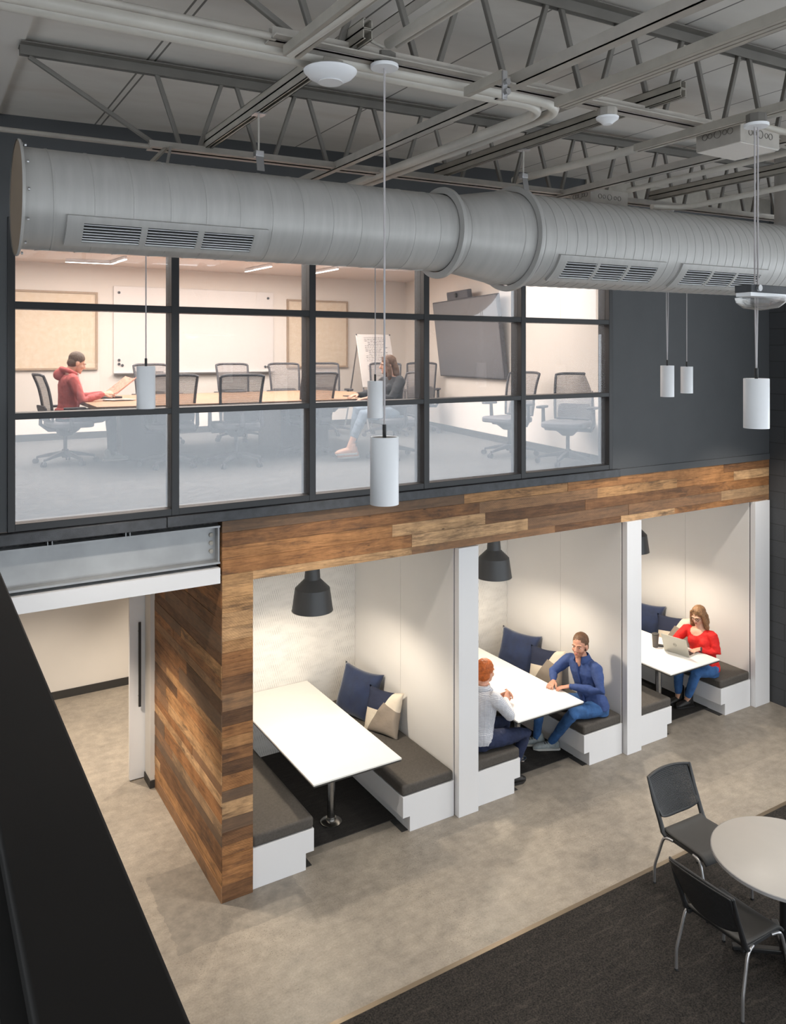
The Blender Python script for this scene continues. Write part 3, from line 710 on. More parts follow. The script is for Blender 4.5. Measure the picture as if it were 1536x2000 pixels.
# ------------------------------------------------------------------ round table and cafe chairs
rt = thing('round_table', 'round grey laminate cafe table at the lower right', 'table', (3.27, -2.665, 0))
cx, cy = 3.275, -2.665
part(MB().lathe([(.0, .713), (.492, .713), (.5, .722), (.5, .738), (.497, .741), (.0, .741)], (cx, cy, 0), 72), 'table_top', [M['grey_table']], rt, angle=50)
part(MB().lathe([(.5005, .714), (.5035, .716), (.5035, .737), (.5005, .739)], (cx, cy, 0), 72, close=False), 'edge_band', M['edge_grey'], rt)
part(MB().cyl((cx, cy, .05), (cx, cy, .713), .04, 20), 'column', M['black'], rt)
for k in range(4):
    a = PI/4+k*PI/2; dx, dy = math.cos(a), math.sin(a)
    part(MB().bar((cx+dx*.03, cy+dy*.03, .055), (cx+dx*.36, cy+dy*.36, .03), .05, .03), 'foot', M['black'], rt, bevel=.006)
def perforated(n, m, fn, hole=.62):
    """grid of cells with diamond holes; fn(u,v)->Vector or None for solid rim"""
    mb = MB()
    for i in range(n):
        for j in range(m):
            q = [fn((i+a)/n, (j+b)/m) for a, b in ((0, 0), (1, 0), (1, 1), (0, 1))]
            rim = i < 2 or j < 2 or i >= n-2 or j >= m-2
            if rim: mb.add(q, [(0, 1, 2, 3)])
            else:
                c = [fn((i+.5+a*hole/2)/n, (j+.5+b*hole/2)/m) for a, b in ((0, -1), (1, 0), (0, 1), (-1, 0))]
                mb.add(q+c, [(0, 1, 5, 4), (1, 2, 6, 5), (2, 3, 7, 6), (3, 0, 4, 7)])
    return mb
def finish(o, th):
    bm = bmesh.new(); bm.from_mesh(o.data); bmesh.ops.remove_doubles(bm, verts=bm.verts, dist=1e-4); bmesh.ops.recalc_face_normals(bm, faces=bm.faces); bm.to_mesh(o.data); bm.free()
    s = o.modifiers.new('thick', 'SOLIDIFY'); s.thickness = th; s.offset = 0
def cafe_chair(label, loc, rz):
    # local: faces +X, origin on the floor under the seat centre
    t = thing('cafe_chair', label, 'chair', (0, 0, 0), group='black cafe chairs at the round table')
    def back(u, v):
        y = (u-.5)*(.452+.034*v); z = .505+v*.315
        x = -.215-.125*v-.02*v*v+ .035*(1-(2*u-1)**2)*-1
        if v < .3: z += .05*abs(2*u-1)**3*(1-v/.3)
        if v > .8: z += .018*(1-(2*u-1)**2)*((v-.8)/.2)
        return V((x, y, z))
    o = perforated(40, 34, back).build('back_shell', M['chairblk'], t); finish(o, .007)
    for s in (-1, 1):
        p = [(-.17, s*.235, .425), (-.195, s*.236, .445), (-.225, s*.236, .52), (-.285, s*.243, .66), (-.34, s*.248, .82)]
        mb = MB(); mb.limb(p, [.02, .024, .022, .018, .013], 10, flat=.7); mb.build('back_upright', M['chairblk'], t)
    o = MB(); pts = [(-.345, (k/10-.5)*.49, .818+.022*(1-(k/5-1)**2)) for k in range(11)]
    pts = [V(p)+V((-.03*(1-(k/5-1)**2), 0, 0)) for k, p in enumerate(pts)]
    o.limb(pts, .011, 8); o.build('top_rail', M['chairblk'], t)
    def seat(u, v):
        x = -.2+.43*u; y = (v-.5)*(.44+.03*u)
        z = .445-.018*math.cos((v-.5)*PI)*math.sin(u*PI*.9)
        if u > .82: z -= .05*((u-.82)/.18)**2
        if u < .12: z += .02*((.12-u)/.12)**2
        return V((x, y, z))
    mb = MB(); n = 16
    g = [[seat(i/n, j/n) for j in range(n+1)] for i in range(n+1)]
    mb.add([p for r in g for p in r], [(i*(n+1)+j, i*(n+1)+j+1, (i+1)*(n+1)+j+1, (i+1)*(n+1)+j) for i in range(n) for j in range(n)])
    o = mb.build('seat', M['chairseat'], t); finish(o, .016)
    mb = MB()
    for s in (-1, 1): mb.box(-.2, .2, s*.215-.012, s*.215+.012, .405, .435)
    mb.box(-.16, -.12, -.21, .21, .405, .43); mb.box(.1, .14, -.21, .21, .405, .43); mb.build('under_frame', M['chairblk'], t, bevel=.004)
    for s in (-1, 1):
        for f in (-1, 1):
            p = [V((f*.10, s*.225, .415)), V((f*.15, s*.238, .418)), V((f*.185, s*.245, .40)), V((f*.225, s*.253, .26)), V((f*.255, s*.26, .165)), V((f*.26, s*.262, .13)), V((f*.262, s*.262, .0))]
            pts = []
            for k in range(len(p)-1): pts += [p[k].lerp(p[k+1], q/3) for q in range(3)]
            pts.append(p[-1]); pts = [pts[0]]+[(pts[k-1]+pts[k]*2+pts[k+1])/4 for k in range(1, len(pts)-1)]+[pts[-1]]
            MB().tube(pts, .0115, 12).build('leg', M['silver'], t)
            MB().cyl(pts[-1], pts[-1]+V((0, 0, .012)), .014, 12).build('glide', M['chairblk'], t)
    t.location = loc; t.rotation_euler = (0, 0, rz); return t
c1 = cafe_chair('black perforated chair beyond the round table, standing on the edge of the concrete', (3.375, -1.885, .008), math.radians(-92))
c2 = dup(c1, 'black perforated chair nearest the viewer, left of the round table', (2.775, -2.59, .008), math.radians(0))
# ------------------------------------------------------------------ mezzanine railing in the foreground
rl = thing('guard_rail', 'black flat topped guard rail in the left foreground', 'railing', (-2.02, -4, 2.95))
part(MB().box(-2.062, -1.991, -9.3, -.3, 3.965, 4.0), 'top_cap', M['railblk'], rl, bevel=.003)
part(MB().box(-2.075, -2.062, -9.3, -.3, 2.95, 3.985), 'infill_panel', M['void'], rl)
for z in (3.815, 3.705, 3.6, 3.5, 3.4):
    part(MB().cyl((-2.035, -9.3, z), (-2.035, -.3, z), .006, 8), 'rail_cable', M['cable'], rl)
struct('floor_mezzanine', MB().box(-6, -2.02, -9.5, -.2, 2.72, 2.95), M['void'], 'dark edge of the mezzanine the viewer stands on', 'floor')
# ------------------------------------------------------------------ spiral duct
DY = -2.2
def dz(x): return 5.062+.010*x
du = thing('spiral_duct', 'large grey round ventilation duct running across above the window', 'duct', (1.5, DY, 5.07))
RX = Matrix(((0, 0, 1), (0, 1, 0), (-1, 0, 0)))   # local z -> world x
def ring(prof, name, mat, ang=30, n=64, close=False):
    mb = MB(); vs = []; fs = []; m = len(prof)
    for x, r in prof:
        for k in range(n):
            a = 2*PI*k/n; vs.append((x, DY+r*math.cos(a), dz(x)+r*math.sin(a)))
    for i in range(m-1):
        for k in range(n): fs.append((i*n+k, i*n+(k+1) % n, (i+1)*n+(k+1) % n, (i+1)*n+k))
    if close: fs.append(tuple(range(n))[::-1]); fs.append(tuple((m-1)*n+k for k in range(n)))
    mb.add(vs, fs); return part(mb, name, mat, du, angle=ang)
def spiral(x0, x1, r, pitch):
    """ribbed pipe; the seam winds round the pipe"""
    n = 64; mb = MB(); vs = []; fs = []
    step = pitch; offs = [(-.004, 0), (-.003, .0022), (.003, .0022), (.004, 0)]
    rows = [(x0, 0)]
    k = 0
    xs = []
    x = x0+pitch*.6
    while x < x1-.03:
        xs.append(x); x += pitch
    prof = [(x0, 0)]
    for x in xs: prof += [(x+o, q) for o, q in offs]
    prof.append((x1, 0))
    for i, (x, q) in enumerate(prof):
        for k in range(n):
            a = 2*PI*k/n; xx = x
            if 0 < i < len(prof)-1: xx = x+(k/n-.5)*pitch*.35
            vs.append((xx, DY+(r+q)*math.cos(a-PI/2), dz(xx)+(r+q)*math.sin(a-PI/2)))
    for i in range(len(prof)-1):
        for k in range(n): fs.append((i*n+k, i*n+(k+1) % n, (i+1)*n+(k+1) % n, (i+1)*n+k))
    return mb.add(vs, fs)
part(spiral(-1.70, .56, .226, .168), 'duct_pipe', M['duct'], du, angle=20)
ring([(-1.712, .255), (-1.706, .258), (-1.70, .256), (-1.70, .226)], 'end_flange', M['duct'])
mb = MB(); n = 64
mb.add([(-1.708, DY+.254*math.cos(2*PI*k/n), dz(-1.7)+.254*math.sin(2*PI*k/n)) for k in range(n)], [tuple(range(n))])
endcap = part(mb, 'end_cap', plain('duct_end_cap', rgb(128, 112, 96), .5, .1), du)
for k in range(12):
    a = 2*PI*k/12
    part(MB().lathe([(.007, 0), (.007, .008), (0, .01)], (-1.69, DY+.244*math.cos(a), dz(-1.7)+.244*math.sin(a)), 8, axis=RX), 'flange_bolt', M['silver'], du)
ring([(.555, .232), (.56, .268), (.572, .27), (.584, .268), (.586, .232)], 'small_flange', M['duct'])
ring([(.57, .229), (.64, .229), (.645, .233), (.65, .229), (.99, .287), (.995, .292), (1.0, .288), (1.09, .288)], 'reducer', M['duct'], 25)
ring([(1.085, .292), (1.088, .326), (1.102, .329), (1.116, .326), (1.118, .292)], 'large_flange', M['duct'])
part(spiral(1.10, 3.95, .288, .085), 'duct_pipe', M['duct'], du, angle=20)
ring([(3.94, .292), (3.945, .322), (3.96, .325), (3.975, .322), (3.978, .292)], 'large_flange', M['duct'])
# elbow rising at the far end
mb = MB(); secs = []
for k in range(9):
    a = (PI/2)*k/8; c = V((3.96+.42*math.sin(a), DY, dz(3.96)+.42*(1-math.cos(a))))
    t_ = V((math.cos(a), 0, math.sin(a))); v_ = V((-math.sin(a), 0, math.cos(a)))
    secs.append((c, V((0, 1, 0))*.29, v_*.29))
secs.append((secs[-1][0]+V((0, 0, .55)), V((0, .29, 0)), V((-.29, 0, 0))))
mb.loft(secs, 48); part(mb, 'elbow', M['duct'], du, angle=20)
# supply grilles curved on the lower front of the duct
def grille(xa, xb, r, label):
    g = thing('supply_grille', label, 'vent', ((xa+xb)/2, DY-r, 4.9), group='supply grilles on the duct')
    a0, a1 = math.radians(180+23), math.radians(180+62)
    def P(x, t, q=0): a = a0+(a1-a0)*t; return V((x, DY+(r+q)*math.cos(a), dz(x)+(r+q)*math.sin(a)))
    def patch(x0, x1, t0, t1, q0, q1, ns=6):
        mb = MB(); vs = []; fs = []
        for q in (q0, q1):
            for i in range(ns+1):
                t = t0+(t1-t0)*i/ns; vs += [P(x0, t, q), P(x1, t, q)]
        m = 2*(ns+1)
        for i in range(ns):
            fs.append((2*i, 2*i+1, 2*i+3, 2*i+2)); fs.append((m+2*i, m+2*i+2, m+2*i+3, m+2*i+1))
            fs.append((2*i, 2*i+2, m+2*i+2, m+2*i)); fs.append((2*i+1, m+2*i+1, m+2*i+3, 2*i+3))
        fs.append((0, m, m+1, 1)); fs.append((2*ns, 2*ns+1, m+2*ns+1, m+2*ns)); return mb.add(vs, fs)
    bd = .07; L = xb-xa; q = .014
    fr = MB()
    for (x0, x1, t0, t1) in ((xa, xb, 0, .2), (xa, xb, .84, 1), (xa, xa+bd, .2, .84), (xb-bd, xb, .2, .84)):
        p = patch(x0, x1, t0, t1, -.004, q); fr.add(p.v, p.f)
    i0, i1 = xa+bd, xb-bd; w = (i1-i0)/3
    for k in (1, 2):
        p = patch(i0+k*w-.014, i0+k*w+.014, .2, .84, -.004, q); fr.add(p.v, p.f)
    part(fr, 'grille_frame', M['duct'], g, angle=30)
    p = patch(i0, i1, .2, .84, -.003, .0035); part(p, 'dark_core', M['grille_dark'], g)
    for j in range(7):
        t = .2+.64*(j+.5)/7; bl = MB()
        for k in range(3):
            x0, x1 = i0+k*w+(.014 if k else 0), i0+(k+1)*w-(.014 if k < 2 else 0)
            p = patch(x0, x1, t-.006, t+.008, .007, .012, 1); bl.add(p.v, p.f)
        part(bl, 'blade', M['pend'], g)
grille(-1.53, -.60, .228, 'long grille on the left, narrower part of the duct')
grille(1.28, 2.24, .29, 'first grille on the wider part of the duct, right of the flanges')
grille(2.40, 3.36, .29, 'second grille on the wider part of the duct, at the far right')
# ------------------------------------------------------------------ roof trusses
def truss(Y, x0, x1, zb, zt, label, nodes, xch, xend=None):
    t = thing('roof_truss', label, 'truss', ((x0+x1)/2, Y, zb(0)), group='open web roof trusses')
    def chord(xa, xb, zf, sgn, name, leg=.046, mat='steel_paint'):
        mb = MB()
        for s in (-1, 1):
            y0 = Y+s*.012; y1 = Y+s*(.012+leg)
            for (ya, yb, za, zb_) in ((y0, y1, 0, .006), (y0, y0+s*.006, 0, leg)):
                vs = []
                for x in (xa, xb):
                    z = zf(x)
                    for (yy, zz) in ((ya, za), (yb, za), (yb, zb_), (ya, zb_)): vs.append((x, yy, z+sgn*zz))
                mb.add(vs, [(0, 1, 2, 3), (7, 6, 5, 4), (0, 4, 5, 1), (1, 5, 6, 2), (2, 6, 7, 3), (3, 7, 4, 0)])
        return part(mb, name, M[mat], t, smooth=False)
    chord(x0, x1, zt, -1, 'top_chord', .056, 'web')
    chord(xch, x1, zb, 1, 'bottom_chord')
    if xend is not None: part(MB().cyl((xend, Y, zb(xend)+.012), (xch+.02, Y, zb(xch)+.012), .014, 10), 'chord_extension', M['steel_paint'], t)
    for (a, za, b, zb_) in nodes:
        part(MB().bar((a, Y, za), (b, Y, zb_), .024, .024, up=V((0, 1, 0))), 'web_bar', M['web'], t, bevel=.004)
    return t
def web_nodes(zb, zt, start, xmax, pitch=.476):
    out = []; top = start
    while top < xmax:
        for s in (-1, 1):
            a, b = top+s*.045, top+s*(pitch/2-.055)
            out.append((a, zt(a)-.045, b, zb(b)+.03))
        top += pitch
    return out
zA = lambda x: 5.538+.018*x
tA = lambda x: 6.022+.026*x
nA = [n_ for n_ in web_nodes(zA, tA, .0-.476*2, 6.8) if n_[2] > -.85 or n_[0] > -.95]
nA = [n_ for n_ in nA if not (n_[0] < -.96)]
nA.append((-1.575, tA(-1.575)-.06, -.9, zA(-.9)+.02))
truss(-1.5, -1.62, 7.1, zA, tA, 'roof truss directly above and behind the duct', nA, -.95, -3.2)
zB = lambda x: 5.552+.014*x
nB = [n_ for n_ in web_nodes(zB, tA, -.476*2+.48-.48, 6.8) if n_[0] > -.96]
nB.append((-1.5, tA(-1.5)-.06, -.83, zB(-.83)+.02))
truss(-3.285, -1.62, 7.1, zB, tA, 'nearer roof truss carrying the pendant canopies', nB, -.95, -3.2)
# ------------------------------------------------------------------ struts, bridging angles
def bar_thing(name, label, cat, mbs, group=None):
    o = mbs.build(name, M['strut'] if name == 'strut_channel' else M['steel_paint'], bevel=.0015); return tag(o, label, cat, group)
def strut(x, y0, y1, z, label, w=.041, h=.082):
    mb = MB()
    for k in (0, 1):
        a = z+k*h/2
        mb.box(x-w/2, x-w/2+.004, y0, y1, a+.0015, a+h/2-.0015); mb.box(x+w/2-.004, x+w/2, y0, y1, a+.0015, a+h/2-.0015)
        zz = a+(.0015 if k else h/2-.0045); mb.box(x-w/2, x+w/2, y0, y1, zz, zz+.003)
        lz = a+h/2-.0045 if k else a+.0015
        mb.box(x-w/2, x-w/2+.011, y0, y1, lz, lz+.003); mb.box(x+w/2-.011, x+w/2, y0, y1, lz, lz+.003)
    o = mb.build('strut_channel', M['strut'], smooth=False); return tag(o, label, 'strut', 'double strut channels across the trusses')
strut(-.605, -3.42, -1.44, 5.563, 'long double strut channel left of centre, holding the first duct rod')
strut(1.10, -3.52, -1.40, 5.60, 'double strut channel right of centre, holding the second duct rod')
strut(3.25, -3.6, -1.45, 5.645, 'double strut channel at the far right above the duct')
def angle(x, y0, y1, z, label, w=.05, h=.05, top=False, t=.005):
    mb = MB(); mb.box(x, x+t, y0, y1, z, z+h); mb.box(x, x+w, y0, y1, z if not top else z+h-t, z+t if not top else z+h)
    o = mb.build('bridging_angle', M['steel_paint'], smooth=False); return tag(o, label, 'brace', 'steel angles bracing the trusses')
angle(.20, -5.2, -3.24, 5.555, 'thick bracing angle rising from the nearer truss to the top right edge', .055, .055)
angle(.215, -3.2, .0, 5.535, 'bracing angle from the paired pipe clamp down over the duct', .045, .05)
angle(-.155, -5.0, -1.36, 5.93-.02, 'high bracing angle left of the nearer pendant cord', .05, .05, True)
angle(1.52, -5.5, -.4, 5.93, 'high bracing angle passing behind the occupancy sensor', .05, .05, True)
angle(2.17, -5.0, .0, 5.56, 'bracing angle just below the near junction box', .045, .05)
angle(-1.0, -1.0, -.0, 5.42, 'short bracing angle end on the dark wall above the left of the duct', .04, .04)
# conduits
def pipe(pts, r, label, fillet=.12, group='painted conduits under the roof', mat='conduit', name='conduit'):
    pts = [V(p) for p in pts]; out = [pts[0]]
    for i in range(1, len(pts)-1):
        a, b, c = pts[i-1], pts[i], pts[i+1]
        d1, d2 = (a-b).normalized(), (c-b).normalized(); f = min(fillet, (a-b).length*.45, (c-b).length*.45)
        p0, p1 = b+d1*f, b+d2*f
        for k in range(7):
            t = k/6; out.append(p0*(1-t)**2+b*2*t*(1-t)+p1*t*t)
    out.append(pts[-1]); mb = MB().tube(out, r, 12)
    o = mb.build(name, M[mat], angle=60); return tag(o, label, 'conduit', group)
z_ = 5.555
q1, q2 = at_z(900, 290, z_), at_z(700, 359, z_); xb_ = (q1.x+q2.x)/2
pipe([(-3.4, -3.14, z_-.02), (xb_+.03, -3.235, z_), (xb_+.03, .02, z_)], .027, 'outer of two parallel conduits bending toward the charcoal wall', .26)
pipe([(-3.4, -3.065, z_-.02), (xb_-.045, -3.16, z_), (xb_-.045, .02, z_)], .027, 'inner of two parallel conduits bending toward the charcoal wall', .2)
pipe([(-.78, -5.6, 5.51), (-.86, -3.26, 5.51)], .018, 'conduit running to the upper edge left of the round access point')
pipe([at_z(1004, 353, 5.67), at_z(1458, 235, 5.67), at_z(1458, 235, 5.67)+V((.07, -2, 0))], .028, 'single sprinkler pipe crossing to the right edge')
pipe([(2.5, -1.9, 5.58), (2.5, -4.5, 5.6)], .02, 'thin conduit beside the far strut channel')
pipe([(2.62, -2.02, 5.45), (2.95, -2.02, 5.47), (2.95, -4.2, 5.5)], .02, 'conduit with a bend above the right end of the duct')
pipe([(2.3, -1.3, 5.52), (3.6, -1.3, 5.53)], .022, 'short conduit feeding the farthest pendant canopy')
pipe([(-.44, -3.30, 5.62), (-.43, -4.6, 5.62)], .022, 'wiring conduit above the near pendant canopy')
pipe([(-.40, -3.30, 5.62), (-.385, -4.6, 5.62)], .012, 'thin wiring conduit above the near pendant canopy')
st = MB()
for k, xx in enumerate((.445, .475, .505)): st.box(xx, xx+.024, -5.2, -3.32, 5.50, 5.541)
o = st.build('strut_rack', M['strut'], bevel=.002); tag(o, 'triple strut rack running from the nearer truss to the right edge', 'strut')
st = MB().box(-.885, -.865, -5.2, -3.25, 5.50, 5.541).box(-.835, -.815, -5.2, -3.25, 5.50, 5.541)
o = st.build('strut_rack', M['strut'], bevel=.002); tag(o, 'paired strut rails at top centre above the round access point', 'strut')
qa, qb = at_z(1240, 296, 5.517), at_z(1536, 206, 5.517)
st = MB().box(qa.x-.01, qa.x+.01, -5.2, qa.y, 5.517, 5.558).box(qa.x+.025, qa.x+.038, -5.2, qa.y, 5.517, 5.532)
o = st.build('strut_rack', M['strut'], bevel=.002); tag(o, 'thin strut rail beside the right pendant canopy', 'strut')
pipe([(-.36, -3.25, 5.58), (-.1, -3.24, 5.606), (.35, -3.24, 5.612), (.62, -3.24, 5.60)], .014, 'dark flexible cable lying along the nearer truss chord', .1, mat='web')
pipe([(-.46, -3.30, 5.60), (-.56, -3.24, 5.66), (-.66, -3.2, 5.56)], .007, 'thin white cable looping from the access point to the near canopy', .1)
pipe([pq.x+V((0, 0, 0)) if False else (1.70, -3.74, 5.49), (1.80, -3.76, 5.47), (1.82, -3.62, 5.50), (1.70, -3.55, 5.54)], .016, 'short flexible cable looping beside the right canopy', .1)
# pipe clamp
cl = thing('pipe_clamp', 'trapeze clamp holding the two conduits below the nearer truss', 'clamp', (-.02, -3.4, 5.5))
part(MB().box(-.03, -.0, -3.52, -3.26, 5.485, 5.526), 'clamp_bar', M['strut'], cl, bevel=.002)
part(MB().box(-.028, -.004, -3.53, -3.52, 5.40, 5.52), 'clamp_strap', M['silver'], cl, bevel=.002)
for z in (5.43, 5.47): part(MB().cyl((-.015, -3.53, z), (-.015, -3.55, z), .014, 6), 'clamp_bolt', M['silver'], cl)
# duct hangers
def hanger(x, yr, zt, r, label):
    h = thing('duct_hanger', label, 'hanger', (x, yr, zt), group='threaded rods and straps holding the duct')
    zl = dz(x)+r+.075
    part(MB().cyl((x, yr, zt), (x, yr, zl), .005, 8), 'rod', M['steel_paint'], h)
    part(MB().box(x-.022, x+.022, yr-.02, yr+.02, zl-.01, zl+.02), 'hanger_clamp', M['silver'], h, bevel=.003)
    part(MB().box(x-.03, x+.03, yr-.03, yr+.03, zt-.006, zt), 'rod_washer', M['silver'], h)
    mb = MB(); pts = []
    a0 = math.atan2(zl-dz(x), yr-DY)
    for k in range(7):
        a = a0-.0+.0*k
    part(MB().bar((x, yr-.012, zl), (x, yr-.03, dz(x)+r-.01), .04, .004, up=V((0, 1, 0))), 'strap', M['silver'], h)
    mb = MB(); vs = []; fs = []; n = 48
    for k in range(n):
        a = 2*PI*k/n
        for q in (-.018, .018): vs.append((x+q, DY+(r+.008)*math.cos(a), dz(x+q)+(r+.008)*math.sin(a)))
    for k in range(n): fs.append((2*k, 2*k+1, (2*k+3) % (2*n), (2*k+2) % (2*n)))
    return h
hanger(-.605, -2.30, 5.565, .226, 'first duct hanger, left of centre')
hanger(1.10, -2.34, 5.602, .288, 'second duct hanger, right of the large flange')
ch = thing('duct_hanger', 'angled cable hanger tying the left of the duct to the truss', 'hanger', (-1.0, -1.9, 5.4), group='threaded rods and straps holding the duct')
part(MB().bar((-.86, -1.53, 5.53), (-1.08, -2.0, 5.305), .02, .014), 'brace_bar', M['strut'], ch)
part(MB().bar((-.84, -1.55, 5.53), (-1.0, -2.05, 5.30), .014, .014), 'brace_bar', M['silver'], ch)
part(MB().obox((-1.06, -2.03, 5.29), (.11, .06, .03)), 'saddle', M['silver'], ch, bevel=.004)
# junction boxes
def jbox(c, s, label):
    b = thing('junction_box', label, 'box', c, group='grey electrical boxes near the roof')
    x, y, z = c; a, d, h = (q/2 for q in s)
    part(MB().box(x-a, x+a, y-d, y+d, z-h, z+h), 'box_body', M['steel_paint'], b, bevel=.003)
    part(MB().box(x-a+.004, x+a-.004, y-d+.004, y+d-.004, z-h-.003, z-h), 'cover_plate', M['paint'], b)
    for k, q in enumerate((-.28, -.16, 0, .17, .29)):
        r = (.016, .013, .021, .013, .016)[k]
        mb = MB()
        for m in range(20):
            a0, a1 = 2*PI*m/20, 2*PI*(m+1)/20
            mb.bar((x-a-.001, y+q*s[1]+r*math.cos(a0), z+.02+r*math.sin(a0)), (x-a-.001, y+q*s[1]+r*math.cos(a1), z+.02+r*math.sin(a1)), .003, .003, up=V((1, 0, 0)))
        part(mb, 'knockout', M['web'], b)
        mb = MB()
        for m in range(20):
            a0, a1 = 2*PI*m/20, 2*PI*(m+1)/20
            mb.bar((x+q*s[0]*.9+r*math.cos(a0), y-d-.001, z+.01+r*math.sin(a0)), (x+q*s[0]*.9+r*math.cos(a1), y-d-.001, z+.01+r*math.sin(a1)), .003, .003, up=V((0, 1, 0)))
        part(mb, 'knockout', M['web'], b)
    return b
def jb_px(c, l, r, z, h):
    c, l, r = at_z(*c, z), at_z(*l, z), at_z(*r, z)
    x0, x1, y0, y1 = c.x, r.x, c.y, l.y
    return ((x0+x1)/2, (y0+y1)/2, z+h/2), (x1-x0, y1-y0, h)
jbox(*jb_px((1447, 276), (1359, 298), (1531, 291), 5.475, .10), 'large grey electrical box with round knockouts at the upper right')
jbox(*jb_px((1154, 400), (1102, 407), (1221, 411), 5.46, .13), 'smaller looking grey electrical box just above the far part of the duct')
# ------------------------------------------------------------------ ceiling devices
ap = thing('access_point', 'white round dome wireless access point beside the nearest canopy', 'access point', (-.655, -3.2, 5.49))
part(MB().lathe([(.0, -.035), (.03, -.034), (.06, -.028), (.09, -.012), (.107, .006), (.109, .012), (.1, .018), (0, .018)], (-.655, -3.2, 5.487), 40), 'dome', M['pend'], ap, angle=50)
part(MB().lathe([(.048, -.0315), (.05, -.036), (.046, -.036), (.0, -.037)], (-.655, -3.2, 5.487), 32), 'centre_cap', M['white'], ap)
part(MB().box(-.70, -.61, -3.23, -3.17, 5.505, 5.56), 'bracket', M['strut'], ap, bevel=.003)
oc = thing('occupancy_sensor', 'small white ceiling sensor under the nearer truss', 'sensor', (.835, -3.28, 5.5))
part(MB().lathe([(.0, -.03), (.022, -.029), (.034, -.018), (.054, -.004), (.056, .006), (.05, .01), (0, .01)], (.835, -3.28, 5.515), 32), 'sensor_dome', M['pend'], oc)
part(MB().lathe([(.048, .01), (.048, .052), (.0, .052)], (.835, -3.28, 5.515), 8), 'back_box', M['steel_paint'], oc)
def pendant(x, y, zbot, ztop, label, zc, two=False, sway=0):
    p = thing('cylinder_pendant', label, 'lamp', (x, y, zbot), group='white cylinder pendants')
    r = .059; h = ztop-zbot
    part(MB().lathe([(r-.003, .03), (r-.003, 0), (r, 0), (r, h-.003), (r-.002, h)], (x, y, zbot), 40, close=False), 'shade', M['pend'], p)
    part(MB().lathe([(r-.003, h-.004), (.0, h-.004)], (x, y, zbot), 40, close=False), 'top_plate', M['web'], p)
    part(MB().lathe([(r-.006, .06), (.0, .07)], (x, y, zbot), 32, close=False), 'diffuser', M['glow'], p)
    part(MB().cyl((x, y, ztop-.006), (x, y, ztop+.05), .008, 10), 'cord_grip', M['black'], p)
    for q in ((-.012, .012) if two else (0,)):
        pts = [V((x, y, ztop+.02))]+[V((x+q*min(1, t*3)+sway*math.sin(t*PI), y, ztop+.04+(zc-ztop-.04)*t)) for t in (.15, .35, .6, .8, 1)]
        part(MB().tube(pts, .0042, 8), 'cord', M['cord'], p)
    part(MB().lathe([(.0, 0), (.056, 0), (.058, .004), (.058, .014), (.0, .014)], (x, y, zc), 40), 'canopy', M['pend'], p)
    part(MB().lathe([(.048, .014), (.048, .06), (.0, .06)], (x, y, zc), 8), 'canopy_box', M['web'], p)
    sp = bpy.data.lights.new('pendant_spot', 'SPOT'); sp.energy = 130; sp.color = (1, .92, .82); sp.spot_size = math.radians(112); sp.spot_blend = .6; sp.shadow_soft_size = .045
    so = bpy.data.objects.new('pendant_spot', sp); COL.objects.link(so); so.location = (x, y, zbot+.05)
    return p
pendant(-.447, -3.28, 3.735, 4.012, 'largest looking cylinder pendant, nearest the viewer at centre', 5.523)
pendant(-.803, -.85, 3.998, 4.274, 'cylinder pendant hanging before the leftmost window bay', 5.46)
pendant(.913, -.85, 3.868, 4.148, 'cylinder pendant seen just behind and above the nearest one', 5.47)
pendant(3.658, -1.3, 3.972, 4.25, 'left one of two close cylinder pendants before the plain charcoal wall', 5.62, True)
pendant(4.486, -.85, 3.964, 4.228, 'right one of two close cylinder pendants before the plain charcoal wall', 5.6)
pq = at_z(1478, 248, 5.455)
pendant(pq.x, pq.y, at_y(1479, 836, pq.y).z, at_y(1479, 739, pq.y).z, 'cylinder pendant at the right edge, before the block wall', 5.455, True)
# light at right edge
el = thing('emergency_light', 'steel bar with a clear lens below it at the right edge', 'emergency light', (1.05, -4, 4.6))
part(MB().box(.905, 1.6, -4.02, -3.94, 4.612, 4.645), 'steel_bar', M['curb'], el, bevel=.003)
part(MB().box(.908, 1.6, -4.015, -3.945, 4.596, 4.612), 'white_tray', M['pend'], el)
part(MB().lathe([(.105, .0), (.10, -.02), (.07, -.045), (.0, -.055)], (1.03, -3.98, 4.594), 40), 'lens', M['clear'], el)
part(MB().cyl((.95, -4.02, 4.63), (.95, -4.032, 4.63), .014, 12), 'bar_bolt', M['silver'], el)
part(MB().cyl((1.4, -3.98, 4.64), (1.4, -3.98, 6.09), .008, 8), 'hanging_rod', M['strut'], el)
